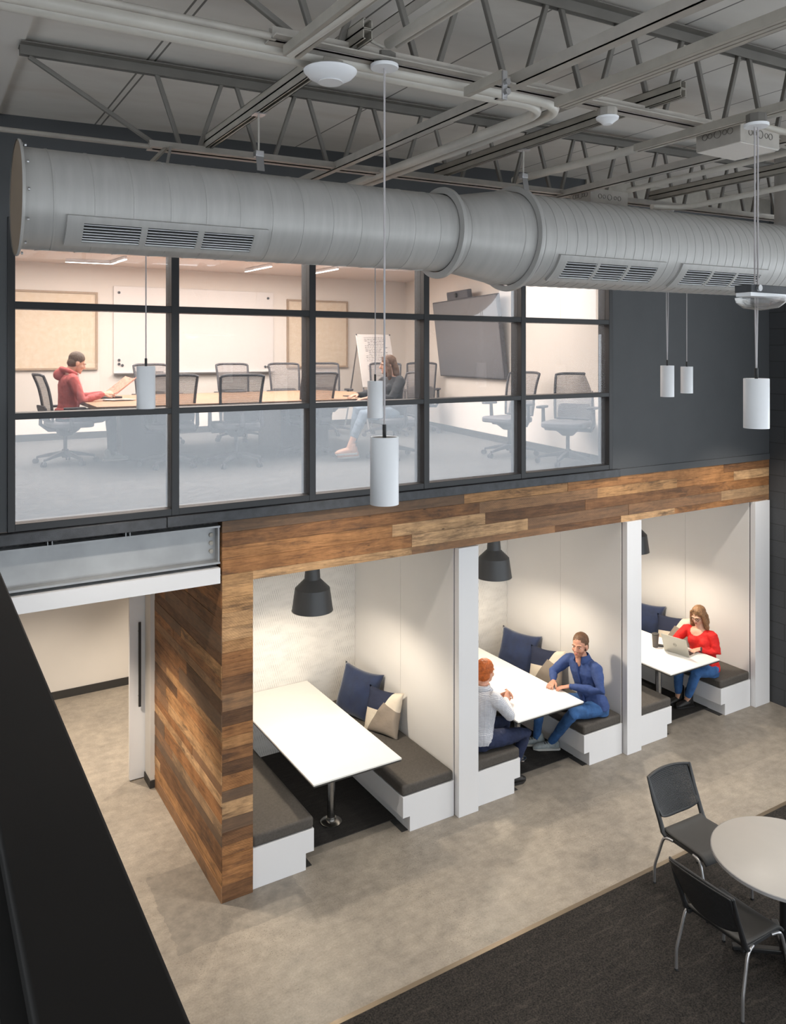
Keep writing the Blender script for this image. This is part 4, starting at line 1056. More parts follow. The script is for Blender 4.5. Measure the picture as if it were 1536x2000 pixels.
# ------------------------------------------------------------------ conference room furniture
def rrect(w, h, r, n=6):
    out = []
    for (sx, sy, a0) in ((1, 1, 0), (-1, 1, 90), (-1, -1, 180), (1, -1, 270)):
        for k in range(n+1):
            a = math.radians(a0+90*k/n); out.append((sx*(w/2-r)+r*math.cos(a), sy*(h/2-r)+r*math.sin(a)))
    return out
def office_chair(label, loc, rz):
    t = thing('office_chair', label, 'chair', (0, 0, 0), group='mesh back office chairs in the conference room')
    st = MB(); st.prism(rrect(.50, .48, .09), lambda a, b, d: V((a, b+.02, d)), .425, .495)
    o = st.build('seat', M['offgrey'], t, bevel=.02)
    # back frame: rounded trapezoid loop leaning back
    def bp(u, v, q=0):   # u -1..1, v 0..1
        w = .215+.03*v; z = .50+.54*v
        y = -.235-.02*math.sin(v*PI)*-1-.10*v-.06*max(0, v-.75)
        return V((u*w, y+.03*u*u+q, z))
    loop = []
    for k in range(13): loop.append(bp(-1+2*k/12, 1-.03*abs(-1+2*k/12)**6))
    for k in range(1, 11): loop.append(bp(1, 1-k/11*.98))
    for k in range(13): loop.append(bp(1-2*k/12, .02))
    for k in range(1, 11): loop.append(bp(-1, .02+k/11*.95))
    loop.append(loop[0]); MB().tube(loop, .016, 8).build('back_frame', M['offblk'], t)
    mb = MB(); n = 10
    g = [[bp(-1+2*i/n, .02+.96*j/n, .004) for j in range(n+1)] for i in range(n+1)]
    mb.add([p for r in g for p in r], [(i*(n+1)+j, i*(n+1)+j+1, (i+1)*(n+1)+j+1, (i+1)*(n+1)+j) for i in range(n) for j in range(n)])
    mb.build('back_mesh', M['mesh'], t)
    mb = MB(); mb.prism(rrect(.40, .17, .05), lambda a, b, d: V((a, -.262+d-.05*(b/.17), .60+b)), -.012, .012); mb.build('lumbar_pad', M['offblk'], t, bevel=.006)
    mb = MB(); mb.limb([(0, -.05, .40), (0, -.2, .40), (0, -.29, .47), (0, -.29, .60)], [.045, .04, .035, .025], 10, flat=.6); mb.build('back_support', M['offblk'], t)
    for s in (-1, 1):
        mb = MB(); mb.limb([(s*.12, 0, .40), (s*.27, -.03, .40), (s*.30, -.03, .46), (s*.30, -.02, .64)], [.022, .024, .024, .02], 10)
        a = mb.build('arm', M['offblk'], t)
        mb = MB(); mb.prism(rrect(.085, .24, .035), lambda a_, b_, d: V((s*.30+a_, .01+b_, d)), .64, .668); mb.build('arm_pad', M['offblk'], a, bevel=.008)
    mb = MB(); mb.loft([((0, 0, .43), V((.15, 0, 0)), V((0, .15, 0))), ((0, 0, .39), V((.12, 0, 0)), V((0, .13, 0))), ((0, -.02, .33), V((.06, 0, 0)), V((0, .07, 0)))], 16, power=3)
    mb.build('mechanism', M['offblk'], t)
    MB().cyl((0, -.02, .12), (0, -.02, .35), .022, 14).build('gas_column', M['offblk'], t)
    b = MB(); b.cyl((0, -.02, .07), (0, -.02, .17), .036, 14)
    for k in range(5):
        a = 2*PI*k/5+.3; d = V((math.cos(a), math.sin(a), 0)); c = V((0, -.02, 0)); u = V((-d.y, d.x, 0))
        b.loft([(c+d*.02+V((0, 0, .125)), u*.026, V((0, 0, .032))), (c+d*.18+V((0, 0, .105)), u*.022, V((0, 0, .022))), (c+d*.33+V((0, 0, .075)), u*.016, V((0, 0, .014)))], 8, power=4)
    b.build('star_base', M['offblk'], t)
    for k in range(5):
        a = 2*PI*k/5+.3; d = V((math.cos(a), math.sin(a), 0)); c = V((0, -.02, 0))+d*.33; u = V((-d.y, d.x, 0))
        mb = MB()
        for s in (-1, 1): mb.cyl(c+d*.015+u*(s*.008)+V((0, 0, .03)), c+d*.015+u*(s*.024)+V((0, 0, .03)), .03, 16)
        mb.cyl(c+V((0, 0, .05)), c+V((0, 0, .08)), .009, 8); mb.build('caster', M['offblk'], t)
    t.location = loc; t.rotation_euler = (0, 0, rz); return t
def cz(px, py, z=CF): p = at_z(px, py, z); return (p.x, p.y, CF)
H_ = math.radians
MAN = at_z(131, 905, CF); WOM = at_z(768, 893, CF)
ch0 = office_chair('office chair under the person in the coral hoodie', (MAN.x, MAN.y, CF), H_(-85))
dup(ch0, 'near side office chair just right of the leftmost pendant, its back to the window', (.43, 2.98, CF), H_(-6))
dup(ch0, 'near side office chair in the middle of the second window bay', (1.09, 2.66, CF), H_(-6))
dup(ch0, 'near side office chair behind the mullion between second and third window bays', (2.16, 3.0, CF), H_(5))
far = (1, 1, 1.08)
dup(ch0, 'far side office chair half hidden by the leftmost pendant', (.87, 5.17, CF), H_(184), far)
dup(ch0, 'far side office chair in front of the middle of the whiteboard', (2.05, 5.17, CF), H_(177), far)
dup(ch0, 'far side office chair at the right end of the whiteboard', (2.88, 5.17, CF), H_(174), far)
dup(ch0, 'far side office chair below the right textured wall panel', (3.6, 5.2, CF), H_(174), far)
dup(ch0, 'office chair standing before the leaning flip board', (4.22, 4.55, CF), H_(150), far)
dup(ch0, 'office chair partly hidden behind the long haired person', (4.98, 4.75, CF), H_(140), far)
dup(ch0, 'office chair under the long haired person in the dark top', (WOM.x, WOM.y, CF), H_(84))
dup(ch0, 'empty office chair below the big screen, the left one of two', (4.28, 1.66, CF), H_(100))
dup(ch0, 'empty office chair at the right end of the window, right one of two', (4.40, .74, CF), H_(118))
TT = CF+.72
ct = thing('conference_table', 'long wood topped conference table upstairs', 'table', (2, 4, CF))
tl = at_z(190, 795, TT); tl2 = at_z(157, 783, TT)
poly = [(tl.x, tl.y), (3.25, tl.y-.05), (3.5, 4.0), (3.3, 5.0), (tl2.x+.1, 5.0), (tl2.x, tl2.y+.4), (tl2.x, tl2.y)]
part(MB().prism(poly, lambda a, b, d: V((a, b, d)), TT-.005, TT), 'table_top', M['woodtable'], ct)
part(MB().prism(poly, lambda a, b, d: V((a, b, d)), TT-.045, TT-.005), 'table_apron', M['woodedge'], ct)
part(MB().box(.05, .75, 3.7, 4.5, CF, TT-.045), 'pedestal', M['darkpanel'], ct)
part(MB().box(2.1, 2.8, 3.7, 4.5, CF, TT-.045), 'pedestal', M['darkpanel'], ct)
print('table poly', poly)
# things on the table
p = at_z(235, 783, TT); ps = MB()
for k in range(6): ps.obox((p.x+rnd.uniform(-.03, .03), p.y+.1+rnd.uniform(-.03, .03), TT+.002+k*.003), (.30, .22, .002), Euler((0, 0, rnd.uniform(-.3, .3))).to_matrix())
tag(ps.build('paper_stack', M['paper']), 'loose white papers piled on the left end of the table', 'papers')
p = at_z(212, 779, TT); tag(MB().obox((p.x, p.y+.15, TT+.012), (.32, .24, .022), Euler((0, 0, .2)).to_matrix()).build('notebook', M['laptopblk'], bevel=.004), 'dark closed notebook beside the loose papers', 'notebook')
p = at_z(462, 766, TT); tag(MB().obox((p.x, p.y, TT+.012), (.26, .16, .022)).build('conference_phone', M['offgrey'], bevel=.008), 'flat grey conference phone in the middle of the table', 'phone')
p = at_z(690, 774, TT); tag(MB().obox((p.x, p.y, TT+.006), (.22, .16, .01)).build('tablet', M['laptopblk'], bevel=.003), 'dark tablet under the hand of the person with long hair', 'tablet')
# wall art, whiteboard, flip board, screen
def art(x0, x1, z0, z1, label, y=6.6):
    t = thing('wall_panel', label, 'wall art', ((x0+x1)/2, y-.03, z0), group='beige textured wall panels')
    mb = MB(); w = .03
    mb.box(x0, x1, y-.045, y, z0, z0+w).box(x0, x1, y-.045, y, z1-w, z1).box(x0, x0+w, y-.045, y, z0+w, z1-w).box(x1-w, x1, y-.045, y, z0+w, z1-w)
    part(mb, 'frame', M['artframe'], t); part(MB().box(x0+w, x1-w, y-.025, y, z0+w, z1-w), 'panel_face', M['art'], t); return t
art(-.86, .335, 4.116, 5.29, 'beige textured wall panel behind the person in the hoodie')
art(3.45, 4.63, 4.116, 5.30, 'beige textured wall panel to the right of the whiteboard')
w = thing('whiteboard', 'wide white glass marker board on the back wall', 'whiteboard', (1.9, 6.58, 4.05))
part(MB().box(.57, 3.2, 6.575, 6.593, 4.06, 5.40), 'board', M['wb'], w, bevel=.002)
part(MB().box(.57, 3.2, 6.50, 6.578, 4.045, 4.06), 'tray', M['silver'], w)
for x, z in ((.65, 5.3), (3.1, 5.3), (.65, 4.2), (.65, 4.26), (.70, 4.18), (3.1, 4.14), (3.05, 4.14)): part(MB().cyl((x, 6.575, z), (x, 6.56, z), .02, 12), 'magnet', M['offblk'], w)
for x in (.95, 1.25): tag(MB().obox((x, 6.535, 4.072), (.13, .035, .024)).build('eraser', M['offblk'], bevel=.004), ('left' if x < 1 else 'right')+' dark eraser on the whiteboard tray', 'eraser')
e = thing('flip_board', 'leaning white flip board covered in handwriting', 'easel', (4.2, 5.2, CF))
c0, c1_, c2_ = at_y(698, 653, 5.45), at_y(764, 652, 5.45), at_y(690, 757, 5.2)
ux = V((1, 0, 0)); wv = c1_.x-c0.x; dn = V((0, c2_.y-c0.y, c2_.z-c0.z)); hL = dn.length; dn.normalize(); nn = ux.cross(dn).normalized()
if nn.y > 0: nn = -nn
cc = V(((c0.x+c1_.x)/2-.03, c0.y, c0.z))+dn*hL/2; Rb = Matrix((ux, -dn, ux.cross(-dn))).transposed()
part(MB().obox(cc, (wv, hL, .015), Rb), 'board', M['wb'], e, bevel=.003)
ln = MB(); rr = random.Random(3)
for k in range(24):
    z0 = .06+k*(hL-.22)/24; x = .14+(.06 if k % 6 in (3, 4) else 0)
    while x < wv-.10-rr.random()*.12:
        L = rr.uniform(.015, .05); q = cc-ux*(wv/2-x-L/2)+dn*(z0-hL/2)+nn*.009
        ln.obox(q, (L, rr.uniform(.004, .008), .001), Rb); x += L+.014
part(ln, 'handwriting', M['ink'], e, smooth=False)
for s in (-1, 1):
    part(MB().bar(cc+ux*(s*wv*.46)-nn*.02-dn*hL*.5, V((cc.x+s*wv*.46, 5.05, CF+.01)), .02, .02), 'leg', M['silver'], e)
    part(MB().bar(cc+ux*(s*wv*.4)-nn*.03-dn*hL*.48, V((cc.x+s*wv*.4, 5.95, CF+.01)), .02, .02), 'leg', M['silver'], e)
    part(MB().cyl(cc+ux*(s*wv*.49)-dn*hL*.49+nn*.008, cc+ux*(s*wv*.49)-dn*hL*.49+nn*.016, .012, 10), 'corner_clip', M['offblk'], e)
tvd = V((.191, .9816, 0)); tvn = V((-.9816, .191, 0))
t = thing('wall_screen', 'big dark flat screen tilted down on the slanting wall', 'screen', (5.1, 3.9, 4.5))
base = V((4.62, .16, 0))+tvd*2.42
def tvp(s, z, out): return V((4.62, .16, 0))+tvd*s+tvn*out+V((0, 0, z))
tilt = (V((0, 0, 1))*math.cos(.12)+tvn*math.sin(.12)).normalized(); tcn = tvd.cross(tilt); tcn = tcn if tcn.dot(tvn) > 0 else -tcn
Rt = Matrix((tvd, tilt, tvd.cross(tilt))).transposed()
part(MB().obox(tvp(3.62, 4.60, .12), (2.25, 1.22, .06), Rt), 'screen_case', M['offblk'], t, bevel=.006)
part(MB().obox(tvp(3.62, 4.60, .12)+tcn*.031, (2.21, 1.18, .002), Rt), 'display', M['tv'], t)
part(MB().obox(tvp(3.62, 4.60, .03), (.6, .4, .06), Rt), 'wall_mount', M['offblk'], t)
part(MB().obox(tvp(3.75, 4.60, .12)+tilt*.67, (.75, .13, .08), Rt), 'camera_bar', M['offblk'], t, bevel=.01)
part(MB().cyl(tvp(3.75, 4.60, .12)+tilt*.67+tcn*.04, tvp(3.75, 4.60, .12)+tilt*.67+tcn*.07, .035, 16), 'camera_lens', M['black'], t)
# linear lights
def strip(name, label, pts):
    L = thing(name, label, 'ceiling light', pts[0], group='thin linear ceiling lights upstairs')
    for a, b in zip(pts[:-1], pts[1:]):
        a, b = V(a), V(b)
        part(MB().bar(a+V((0, 0, .024)), b+V((0, 0, .024)), .034, .042), 'housing', M['pend'], L)
        part(MB().bar(a, b, .03, .004), 'diffuser', M['striplight'], L)
zc_ = 5.648
def cl_(px, py): p = at_z(px, py, zc_); return (p.x, p.y, zc_)
strip('linear_light', 'leftmost thin L shaped ceiling light upstairs', [cl_(128, 512), cl_(218, 516), cl_(246, 507)])
strip('linear_light', 'short bright ceiling light seen in the second window bay', [cl_(480, 531), cl_(530, 521)])
strip('linear_light', 'short bright ceiling light seen in the third window bay', [cl_(612, 535), cl_(660, 526)])
# ------------------------------------------------------------------ people
def remesh(mb, name, mats, voxel, smooth=6, origin=None, disp=0, dscale=.05, parent=None, seed=0):
    me = mb.mesh(name+'_src', mats); o = bpy.data.objects.new(name+'_src', me); COL.objects.link(o)
    r = o.modifiers.new('r', 'REMESH'); r.mode = 'VOXEL'; r.voxel_size = voxel; r.use_smooth_shade = True
    if smooth:
        s = o.modifiers.new('s', 'SMOOTH'); s.factor = .5; s.iterations = smooth
    if disp:
        tx = bpy.data.textures.new(name+'_folds', 'CLOUDS'); tx.noise_scale = dscale; tx.noise_depth = 2
        d = o.modifiers.new('d', 'DISPLACE'); d.texture = tx; d.strength = disp; d.mid_level = .5; d.texture_coords = 'LOCAL'
    dg = bpy.context.evaluated_depsgraph_get(); m2 = bpy.data.meshes.new_from_object(o.evaluated_get(dg))
    bpy.data.objects.remove(o); m2.name = name
    m2.materials.clear()
    for m in (mats if isinstance(mats, (list, tuple)) else [mats]): m2.materials.append(m)
    m2.polygons.foreach_set('use_smooth', [True]*len(m2.polygons))
    og = V(origin) if origin is not None else V((0, 0, 0)); m2.transform(Matrix.Translation(-og))
    ob = bpy.data.objects.new(name, m2); COL.objects.link(ob)
    if parent: ob.parent = parent
    else: ob.location = og
    return ob
def rotv(v, ax, a): return Matrix.Rotation(a, 3, ax) @ v
def hand(mb, W, d, nrm, thumb, curl=.5, sc=1.0, spread=.12):
    W = V(W); d = V(d).normalized(); nrm = V(nrm); nrm = (nrm-d*nrm.dot(d)).normalized(); side = d.cross(nrm).normalized()
    mb.loft([(W-d*.03*sc, side*.026*sc, nrm*.020*sc), (W+d*.01*sc, side*.028*sc, nrm*.019*sc), (W+d*.05*sc, side*.038*sc, nrm*.017*sc), (W+d*.088*sc, side*.042*sc, nrm*.014*sc), (W+d*.10*sc, side*.038*sc, nrm*.010*sc)], 12)
    for i, L in zip((1.5, .5, -.5, -1.5), (.070, .080, .075, .058)):
        q = W+d*.092*sc+side*(i*thumb*.0215*sc); dd = rotv(d, nrm, -i*thumb*spread*.35); ax = dd.cross(nrm).normalized()
        pts = [q-d*.02*sc, q]
        for k, f in enumerate((.45, .3, .25)):
            dd = rotv(dd, ax, -curl*(.8, 1.0, .7)[k]); q = q+dd*L*f*sc; pts.append(q)
        mb.limb(pts, [.0095*sc, .0098*sc, .0088*sc, .0080*sc, .0068*sc], 8)
    q = W+d*.022*sc+side*(thumb*.026*sc); dd = (d*.62+side*(thumb*.72)-nrm*.3).normalized(); pts = [q-dd*.01, q+dd*.03*sc]
    d2 = (d*.9+side*(thumb*.25)-nrm*.3).normalized(); pts += [pts[-1]+d2*.026*sc, pts[-1]+d2*.05*sc]
    mb.limb(pts, [.015*sc, .0125*sc, .011*sc, .0085*sc], 8)
def head_axes(fwd, tilt=0, roll=0):
    f = V(fwd).normalized(); up = V((0, 0, 1)); r = f.cross(up).normalized(); u = r.cross(f)
    f2 = rotv(f, r, tilt); u2 = rotv(u, r, tilt)
    if roll: r = rotv(r, f2, roll); u2 = rotv(u2, f2, roll)
    return Matrix((r, f2, u2)).transposed()
def person(label, J, head_fwd, tilt, fwd, top, bottom, hair, skin, sc=1.0, hands=None, shoes=None, female=False, beard=False, longhair=False, glasses=False, hood=False, collar=None, neck_low=False, shoe_dir=None, voxel=.0042, ankle_show=0, hem=.0, watch=False, hv=1.0, hsc=1.0):
    P = V(J['pelvis']); NB = V(J['neck']); HC = V(J['head']); up = (NB-P).normalized(); fw = V(fwd).normalized()
    SL, SR = V(J['sl']), V(J['sr']); lat = (SL-SR).normalized(); vfw = lat.cross(up); vfw = vfw if vfw.dot(fw) > 0 else -vfw
    hl = (V(J['hl'])-V(J['hr'])).normalized()
    hf = hl.cross(V((0, 0, 1))); hf = hf if hf.dot(fw) > 0 else -hf
    sw = (SL-SR).length/2
    def torso(mb, k, hip=True):
        s = [(P-up*.05, hl*.155*k*sc, hf*.10*k*sc), (P+up*.03, hl*.175*k*sc, hf*.12*k*sc), (P.lerp(NB, .28)+vfw*.015, (hl*.5+lat*.5)*.158*k*sc, vfw*.115*k*sc),
             (P.lerp(NB, .52)+vfw*.012, lat*.168*k*sc, vfw*.115*k*sc), (P.lerp(NB, .72)+vfw*.006, lat*.178*k*sc, vfw*.115*k*sc), (P.lerp(NB, .87), lat*(sw*.98)*k, vfw*.092*k*sc),
             (P.lerp(NB, .945), lat*(sw*.70)*k, vfw*.07*k*sc), (NB-up*(.006 if k < 1 else .012), lat*.07*k*sc, vfw*.058*k*sc)]
        mb.loft(s, 24, power=2.3)
        if female:
            for q in (-1, 1): mb.ell(P.lerp(NB, .64)+vfw*.075+lat*(q*.075), (.068*k, .068*k, .07*k))
    hm = head_axes(head_fwd, tilt)
    bsc = sc
    def hp(x, y, z): return HC+hm @ V((x*sc*hsc, y*sc*hsc, z*sc*hsc))
    def arm(mb, side, k, ext=0):
        S, E, W = V(J['s'+side]), V(J['e'+side]), V(J['w'+side])
        mb.limb([S.lerp(NB, .18)-up*.01, S-up*.012, S.lerp(E, .35), E, E.lerp(W, .35), W+(W-E).normalized()*ext], [.062*k, .067*k, .06*k, .05*k, .047*k, .033*k], 14)
    def leg(mb, side, k, stop=0):
        Hh, K, A = V(J['h'+side]), V(J['k'+side]), V(J['a'+side])
        mb.limb([Hh+(Hh-K).normalized()*.03, Hh.lerp(K, .3), Hh.lerp(K, .75), K, K.lerp(A, .3), K.lerp(A, .7), A+(K-A).normalized()*stop], [.092*k, .088*k, .072*k, .064*k, .06*k, .05*k, .044*k], 16)
    # ---- body, one surface
    b = MB(); torso(b, .86)
    b.limb([NB-up*.05, NB+up*.02, hp(0, -.02, -.06), hp(0, -.01, .0)], [.06*sc, .054*sc, .052*sc, .05*sc], 16)
    b.ell(hp(0, -.012, .03), V((.074, .092, .086))*sc*hsc, hm, 24); b.ell(hp(0, .03, -.022), V((.058, .06, .085))*sc*hsc, hm, 20); b.ell(hp(0, .042, -.072), V((.043, .046, .036))*sc*hsc, hm, 16)
    b.ell(hp(0, .078, -.097), V((.018, .014, .014))*sc*hsc, hm, 12)
    for q in (-1, 1):
        b.ell(hp(q*.072, -.008, -.012), V((.009, .02, .032))*sc*hsc, hm, 12); b.ell(hp(q*.036, .062, -.028), V((.022, .022, .025))*sc*hsc, hm, 12)
        b.limb([hp(q*.012, .086, .017), hp(q*.045, .074, .018)], .009*sc*hsc, 8)
    b.limb([hp(0, .084, .012), hp(0, .097, -.012), hp(0, .106, -.03)], [.008*sc*hsc, .011*sc*hsc, .0135*sc*hsc], 10)
    b.ell(hp(0, .098, -.034), V((.017, .011, .010))*sc*hsc, hm, 10)
    b.ell(hp(0, .084, -.062), V((.021, .009, .008))*sc*hsc, hm, 12)
    for s in 'lr':
        arm(b, s, .78); leg(b, s, .80)
        W = V(J['w'+s]); E = V(J['e'+s]); hd_ = (hands or {}).get(s)
        dr = V(hd_['d']) if hd_ else (W-E); nr = V(hd_['n']) if hd_ else V((0, 0, 1))
        hand(b, W, dr, nr, hd_.get('t', 1) if hd_ else 1, hd_.get('c', .5) if hd_ else .5, .97*sc)
        A = V(J['a'+s]); T = V(J['t'+s]); f = (T-A); f.z = 0; f.normalize()
        b.limb([A, A+V((0, 0, -.04))+f*.02, T-f*.05+V((0, 0, .01)), T-f*.02], [.036, .036, .026, .02], 10)
    body = remesh(b, 'person', [M[skin], M['lips'], M['stubble']], voxel, 4, origin=P)
    tag(body, label, 'person')
    inv = hm.transposed()
    for pl in body.data.polygons:
        c = inv @ (V(pl.center)+P-HC); c = c/(sc*hsc)
        if abs(c.z) > .15 or c.y < .02 or abs(c.x) > .09: continue
        if abs(c.x) < .019-abs(c.z+.062)*.9 and abs(c.z+.062) < .0065 and c.y > .07: pl.material_index = 1
        elif beard and c.z < -.042 and c.z > -.125 and not (abs(c.x) < .02 and abs(c.z+.063) < .011): pl.material_index = 2
    kids = lambda mb, name, mat, **kw: remesh(mb, name, mat, kw.pop('v', .007), kw.pop('s', 5), origin=P, parent=body, **kw)
    def plain_kid(mb, name, mat):
        o = mb.build(name, mat); o.data.transform(Matrix.Translation(-P)); o.parent = body; return o
    for q in (-1, 1):
        plain_kid(MB().ell(hp(q*.032, .0775, -.001), V((.0125, .0065, .0055))*sc*hsc, hm, 12), 'eye', M['eyewhite'])
        plain_kid(MB().ell(hp(q*.031, .0805, -.001), V((.0058, .005, .0056))*sc*hsc, hm, 10), 'iris', M['iris'])
        plain_kid(MB().limb([hp(q*.014, .096, .018), hp(q*.034, .091, .023), hp(q*.052, .077, .016)], [.0035, .004, .003], 6), 'eyebrow', M[hair])
    # hair
    h = MB()
    if longhair:
        h.ell(hp(0, -.02, .044), V((.086, .098, .088))*sc*hsc, hm, 24)
        h.limb([hp(0, -.05, .05), hp(0, -.085, -.04), hp(0, -.085, -.13), hp(0, -.075, -.185)], [.07*sc*hsc, .078*sc*hsc, .082*sc*hsc, .06*sc*hsc], 16, flat=.7)
        for q in (-1, 1): h.limb([hp(q*.03, .05, .10), hp(q*.068, .04, .06), hp(q*.083, .02, .0), hp(q*.092, .012, -.07), hp(q*.097, .012, -.14), hp(q*.095, .01, -.195)], [.016*sc*hsc, .024*sc*hsc, .028*sc*hsc, .034*sc*hsc, .034*sc*hsc, .016*sc*hsc], 12)
        kids(h, 'hair', M[hair], v=.006, s=4, disp=.012, dscale=.03)
    else:
        h.ell(hp(0, -.02, .045), V((.081, .094, .086))*sc*hsc*hv, hm, 24); h.ell(hp(0, -.042, -.012), V((.074, .066, .068))*sc*hsc*hv, hm, 20)
        kids(h, 'hair', M[hair], v=.005, s=3, disp=.007, dscale=.02)
    if glasses:
        g = MB()
        for q in (-1, 1):
            c = [hp(q*.033+.024*math.cos(a*PI/8), .096, .0+.017*math.sin(a*PI/8)) for a in range(17)]; g.tube(c, .0022, 6)
            g.tube([hp(q*.057, .094, .004), hp(q*.078, .01, .006)], .002, 6)
        g.tube([hp(-.01, .098, .004), hp(.01, .098, .004)], .002, 6); plain_kid(g, 'glasses', M['glasses'])
    # top
    s = MB(); torso(s, 1.02)
    for q in 'lr': arm(s, q, 1.02, -.012)
    s.loft([(P-up*(.03+hem), hl*.182*sc, hf*.13*sc), (P+up*.01, hl*.19*sc, hf*.138*sc), (P+up*.08, hl*.184*sc, hf*.13*sc)], 20)
    o_top = kids(s, top[0], M[top[1]], v=.007, s=4, disp=.016, dscale=.07)
    if neck_low:   # scooped neckline showing skin
        o_top.data.materials.append(M[skin])
        for pl in o_top.data.polygons:
            c = V(pl.center)+P-NB
            if c.dot(vfw) > .0 and (c.dot(lat)/.088)**2+((c.dot(up)+.005)/.085)**2 < 1: pl.material_index = 1
    if collar:
        n_ = MB(); n_.ell(P.lerp(NB, .93)+vfw*.058, (1, 1, 1), Matrix(((lat*.036), (up*.075), (vfw*.05))).transposed(), 14)
        plain_kid(n_, 'open_neckline', M[skin])
        c = MB(); n = 20; vs = []; fs = []
        for k in range(n+1):
            a = PI/2+.5+(2*PI-1.0)*k/n; di = lat*math.cos(a)+vfw*math.sin(a)
            vs += [NB+di*.062*sc-up*.012+up*.0, NB+di*.066*sc+up*.022-vfw*.01, NB+di*.074*sc+up*.02-vfw*.01, NB+di*.105*sc-up*.026+vfw*.012]
        for k in range(n):
            for j in range(3): fs.append((k*4+j, k*4+j+1, k*4+j+5, k*4+j+4))
        c.add(vs, fs); o = plain_kid(c, 'collar', M[collar]); md = o.modifiers.new('t', 'SOLIDIFY'); md.thickness = .004
        pl_ = MB().limb([P.lerp(NB, .93)+vfw*.108, P.lerp(NB, .7)+vfw*.128, P.lerp(NB, .4)+vfw*.133, P.lerp(NB, .12)+vfw*.132], [.012]*4, 8, flat=.35, ref=lat)
        plain_kid(pl_, 'button_placket', M[top[1]])
    if hood:
        c = MB(); pts = [NB+lat*(.10*math.cos(a))+vfw*(.085*math.sin(a))+up*(.02-.03*math.sin(a)) for a in [PI*.62+k*(PI*1.76)/12 for k in range(13)]]
        c.limb(pts, [.014]+[.024]*2+[.03]*7+[.024]*2+[.014], 10); c.ell(NB-vfw*.10-up*.02, (.075, .045, .07)); kids(c, 'hood', M[top[1]], v=.008, s=4)
        t_ = MB().limb([P.lerp(NB, .95)+vfw*.085, P.lerp(NB, .7)+vfw*.122, P.lerp(NB, .35)+vfw*.125], [.03, .045, .04], 10, flat=.25, ref=lat); plain_kid(t_, 'undershirt', M['tee'])
    # trousers
    l = MB(); l.loft([(P-up*.10, hl*.15*sc, hf*.11*sc), (P-up*.03, hl*.178*sc, hf*.128*sc), (P+up*.05, hl*.172*sc, hf*.12*sc)], 20)
    for q in 'lr': leg(l, q, .98, ankle_show)
    kids(l, bottom[0], M[bottom[1]], v=.008, s=4, disp=.014, dscale=.06)
    # shoes
    for q in 'lr':
        A, T = V(J['a'+q]), V(J['t'+q]); f = T-A; f.z = 0; f.normalize(); sd = f.cross(V((0, 0, 1))); g = A.z-.085
        def fp(y, z): return V((A.x, A.y, g+z))+f*y
        e = (T-A); e.z = 0; Lf = e.length
        m = MB(); m.loft([(fp(-.085, .045), sd*.018, V((0, 0, .03))), (fp(-.07, .045), sd*.034, V((0, 0, .042))), (fp(-.02, .05), sd*.038, V((0, 0, .05))), (fp(.05, .042), sd*.043, V((0, 0, .042))), (fp(Lf*.8, .033), sd*.046, V((0, 0, .032))), (fp(Lf*.97, .027), sd*.036, V((0, 0, .024))), (fp(Lf+.02, .022), sd*.016, V((0, 0, .014)))], 16)
        m.limb([fp(-.02, .05), fp(-.03, .11)], [.046, .046], 14)
        if shoes[0].startswith('boot'): m.limb([fp(-.025, .08), fp(-.03, .20)], [.05, .052], 14)
        kids(m, shoes[0], M[shoes[1]], v=.006, s=3)
        so = MB().prism([(a*.046*(1 if y_ < Lf else .6), y_) for a, y_ in ((-1, -.07), (-.7, -.09), (.7, -.09), (1, -.07), (1, Lf*.8), (.6, Lf+.015), (-.6, Lf+.015), (-1, Lf*.8))], lambda a, b_, d: fp(b_, 0)+sd*a+V((0, 0, d)), .002, .022)
        plain_kid(so, 'shoe_sole', M['sole' if shoes[1] != 'shoe_blk' else 'shoe_blk'])
        if shoes[0] == 'trainer':
            for k in range(3): plain_kid(MB().limb([fp(.03+.025*k, .083-.006*k)-sd*.03, fp(.035+.025*k, .092-.007*k), fp(.03+.025*k, .083-.006*k)+sd*.03], .004, 6), 'lace', M['mugdk'])
    if watch:
        W = V(J['wl']); d_ = (W-V(J['el'])).normalized(); plain_kid(MB().cyl(W-d_*.02, W+d_*.006, .033, 20), 'watch_strap', M['mugdk'])
    return body
XN, XP = V((-1, 0, 0)), V((1, 0, 0))
# second booth, right bench
person('bearded person in a blue shirt and jeans on the right bench, hands on the table',
  dict(pelvis=(4.30, .22, .535), neck=(4.215, .315, 1.03), head=(4.185, .315, 1.155), sl=(4.24, .125, .955), sr=(4.19, .50, .955),
       el=(4.17, -.005, .765), er=(4.05, .60, .795), wl=(3.985, .265, .765), wr=(3.93, .46, .765), hl=(4.27, .13, .52), hr=(4.27, .32, .52),
       kl=(3.93, .17, .515), kr=(3.84, .58, .51), al=(3.93, .49, .095), ar=(3.85, .64, .095), tl=(3.76, .58, .03), tr=(3.71, .74, .03)),
  (-.93, -.34, -.02), .03, (-1, .1, 0), ('shirt', 'shirt_blue'), ('jeans', 'jeans'), 'hair_brown', 'skin2', hv=.985, hsc=1.07, shoes=('trainer', 'shoe_grey'), beard=True, collar='shirt_blue',
  hands=dict(l=dict(d=(-.75, .5, -.12), n=(0, .1, 1), t=1, c=.28), r=dict(d=(-.75, -.35, -.12), n=(-.2, 0, 1), t=-1, c=.55)))
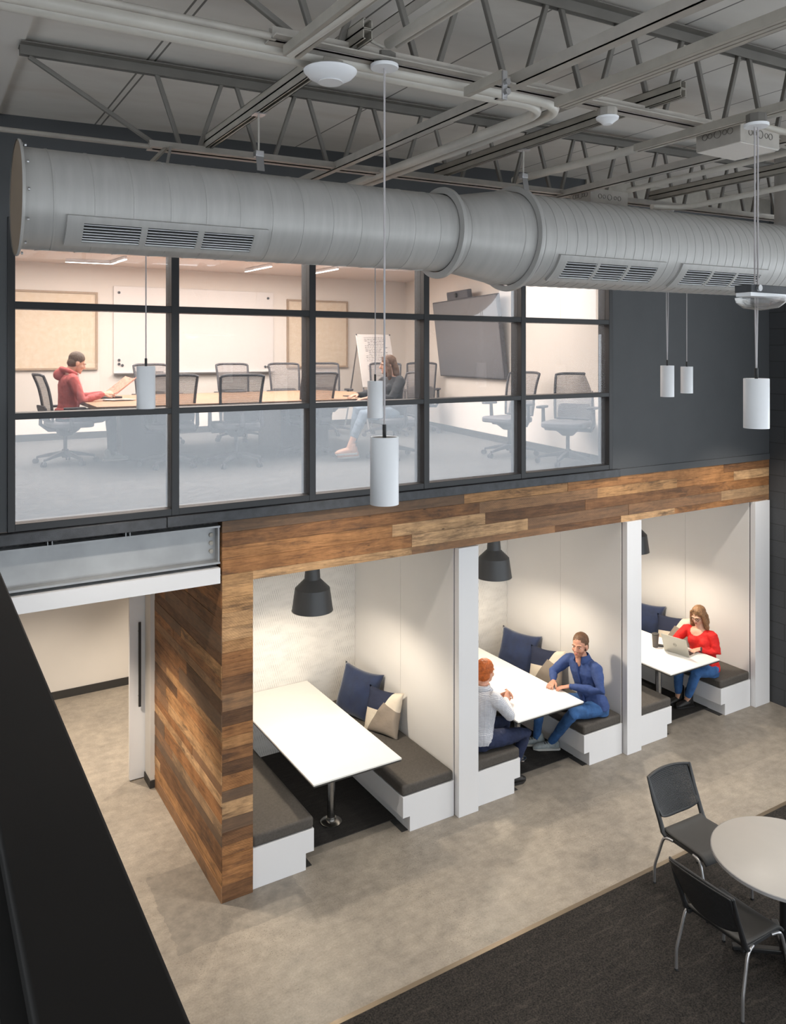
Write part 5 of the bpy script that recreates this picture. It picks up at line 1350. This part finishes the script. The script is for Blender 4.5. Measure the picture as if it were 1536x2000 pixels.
# second booth, left bench
person('ginger haired person in a checked shirt on the left bench, seen from behind',
  dict(pelvis=(2.74, .27, .54), neck=(2.79, .255, 1.03), head=(2.845, .275, 1.155), sl=(2.78, .46, .97), sr=(2.82, .07, .965),
       el=(3.0, .56, .765), er=(2.98, .05, .765), wl=(3.16, .43, .79), wr=(3.145, .33, .79), hl=(2.78, .37, .53), hr=(2.78, .17, .53),
       kl=(3.22, .42, .52), kr=(3.22, .10, .52), al=(3.12, .42, .095), ar=(3.08, .17, .095), tl=(3.27, .44, .03), tr=(3.24, .15, .03)),
  (.97, .24, .0), -.05, (1, 0, 0), ('shirt', 'check'), ('trousers', 'jeans_dark'), 'hair_red', 'skin2', shoes=('shoe', 'shoe_blk'), collar='check', hv=1.09,
  hands=dict(l=dict(d=(.6, -.45, .25), n=(.3, .8, .5), t=-1, c=.75), r=dict(d=(.6, .25, .3), n=(.2, -.8, .5), t=1, c=.75)))
# third booth
person('person in a red top and blue jeans typing on a laptop in the third booth',
  dict(pelvis=(6.25, .27, .53), neck=(6.24, .35, .985), head=(6.225, .355, 1.122), sl=(6.255, .18, .92), sr=(6.205, .52, .92),
       el=(6.235, .10, .74), er=(6.08, .60, .765), wl=(6.12, .245, .765), wr=(6.06, .46, .775), hl=(6.22, .18, .52), hr=(6.22, .36, .52),
       kl=(6.03, .24, .50), kr=(6.0, .47, .50), al=(6.08, .41, .10), ar=(6.05, .52, .10), tl=(5.93, .44, .03), tr=(5.90, .56, .03)),
  (-.95, -.12, -.0), -.30, (-1, .1, 0), ('top', 'red'), ('jeans', 'jeans'), 'hair_long', 'skin', sc=.96, shoes=('boot', 'shoe_blk'), female=True, longhair=True, glasses=True, neck_low=True, ankle_show=.07, watch=True,
  hands=dict(l=dict(d=(-.9, .3, -.1), n=(0, 0, 1), t=1, c=.35), r=dict(d=(-.9, -.25, -.1), n=(0, 0, 1), t=-1, c=.35)))
# conference room, left end
mx, my = MAN.x, MAN.y
mg = person('person in a coral hoodie reading a magazine at the left end of the conference table',
  dict(pelvis=(mx+.0, my, CF+.56), neck=(mx+.02, my-.01, CF+1.05), head=(mx+.105, my-.02, CF+1.17), sl=(mx+.03, my+.18, CF+.99), sr=(mx+.03, my-.19, CF+.99),
       el=(mx+.14, my+.26, CF+.74), er=(mx+.12, my-.27, CF+.74), wl=(mx+.40, my+.05, CF+.80), wr=(mx+.38, my-.12, CF+.80), hl=(mx+.06, my+.1, CF+.54), hr=(mx+.06, my-.1, CF+.54),
       kl=(mx+.50, my+.13, CF+.56), kr=(mx+.48, my-.11, CF+.54), al=(mx+.56, my+.15, CF+.095), ar=(mx+.47, my-.12, CF+.095), tl=(mx+.73, my+.16, CF+.03), tr=(mx+.64, my-.13, CF+.03)),
  (1, .06, 0), -.38, (1, 0, 0), ('hoodie', 'hoodie'), ('trousers', 'trousers'), 'hair_dark', 'skin', shoes=('shoe', 'shoe_grey'), hood=True, voxel=.005,
  hands=dict(l=dict(d=(.9, -.1, .1), n=(0, .4, .8), t=-1, c=.6), r=dict(d=(.85, .1, .15), n=(0, -.5, .8), t=1, c=.6)))
mp = thing('magazine', 'open magazine held up by the person in the hoodie', 'magazine', (mx+.58, my-.05, CF+.86))
Rm = Euler((0, -.62, .25)).to_matrix()
for s in (-1, 1): part(MB().obox(V((mx+.62, my-.04+s*.10, CF+.895)), (.30, .20, .006), Rm @ Euler((s*.22, 0, 0)).to_matrix()), 'page', M['magpaper'], mp)
# conference room, right end
wx, wy = WOM.x, WOM.y
person('long haired person in a dark top at the right end of the conference table',
  dict(pelvis=(wx-.0, wy, CF+.56), neck=(wx+.0, wy+.02, CF+1.01), head=(wx-.05, wy+.04, CF+1.14), sl=(wx+.0, wy-.17, CF+.95), sr=(wx-.0, wy+.19, CF+.95),
       el=(wx-.16, wy-.24, CF+.74), er=(wx-.16, wy+.28, CF+.76), wl=(wx-.40, wy-.08, CF+.745), wr=(wx-.38, wy+.22, CF+.77), hl=(wx-.06, wy-.09, CF+.54), hr=(wx-.06, wy+.09, CF+.54),
       kl=(wx-.45, wy-.06, CF+.55), kr=(wx-.47, wy+.06, CF+.60), al=(wx-.62, wy-.02, CF+.16), ar=(wx-.50, wy+.14, CF+.095), tl=(wx-.78, wy-.0, CF+.06), tr=(wx-.66, wy+.15, CF+.03)),
  (-.95, .3, 0), -.08, (-1, 0, 0), ('top', 'darktop'), ('jeans', 'jeans_light'), 'hair_brown', 'skin', sc=.96, shoes=('flat_shoe', 'skin'), female=True, longhair=True, voxel=.005, ankle_show=.13,
  hands=dict(l=dict(d=(-.95, .1, -.1), n=(0, 0, 1), t=1, c=.2), r=dict(d=(-.95, -.2, -.1), n=(0, 0, 1), t=-1, c=.3)))
# ------------------------------------------------------------------ light
w = bpy.data.worlds.new('hall_daylight'); bpy.context.scene.world = w; w.use_nodes = True
bg = w.node_tree.nodes['Background']; bg.inputs[0].default_value = (.89, .95, 1.0, 1); bg.inputs[1].default_value = 3.4
def area(name, loc, size, energy, color, rot=(0, 0, 0)):
    l = bpy.data.lights.new(name, 'AREA'); l.shape = 'RECTANGLE'; l.size, l.size_y = size; l.energy = energy; l.color = color
    o = bpy.data.objects.new(name, l); COL.objects.link(o); o.location = loc; o.rotation_euler = rot; return o
area('conference_ceiling_lamps', (1.2, 4.2, 5.66), (5.5, 2.6), 330, (1, .925, .855))
area('conference_ceiling_lamps', (2.0, 1.6, 5.66), (5.5, 1.2), 110, (1, .925, .855))
for x, y in ((-.75, 3.1), (-3.2, 3.2), (-1.05, 1.1), (1.2, 3.4)):
    l = bpy.data.lights.new('corridor_downlight', 'SPOT'); l.energy = 320; l.color = (1, .86, .70); l.spot_size = math.radians(100); l.spot_blend = .5; l.shadow_soft_size = .06
    o = bpy.data.objects.new('corridor_downlight', l); COL.objects.link(o); o.location = (x, y, 2.53)
# more pendants of the same rows hang farther along the hall, outside the frame
for x, y in ((-.6, -5.6), (1.6, -5.6), (3.8, -5.6), (4.5, -3.3), (6.4, -3.3), (6.2, -1.0)):
    l = bpy.data.lights.new('hall_pendant', 'SPOT'); l.energy = 130; l.color = (1, .92, .82); l.spot_size = math.radians(112); l.spot_blend = .6; l.shadow_soft_size = .05
    o = bpy.data.objects.new('hall_pendant', l); COL.objects.link(o); o.location = (x, y, 4.0)
# ------------------------------------------------------------------ camera
cam = bpy.data.cameras.new('camera'); co_ = bpy.data.objects.new('camera', cam); COL.objects.link(co_)
cam.sensor_fit = 'VERTICAL'; cam.sensor_height = 36; cam.lens = FPX/2000*36; cam.clip_start = .05
cam.shift_y = (HYP-1000)/2000.0; cam.shift_x = 0
co_.location = CAM; co_.rotation_euler = (PI/2, 0, -TH)
sc = bpy.context.scene; sc.camera = co_
sc.view_settings.view_transform = 'Standard'; sc.view_settings.look = 'None'; sc.view_settings.gamma = 1; sc.view_settings.exposure = 0
sc.cycles.use_denoising = True; sc.cycles.max_bounces = 8; sc.cycles.transparent_max_bounces = 16
sc.cycles.sample_clamp_indirect = 6
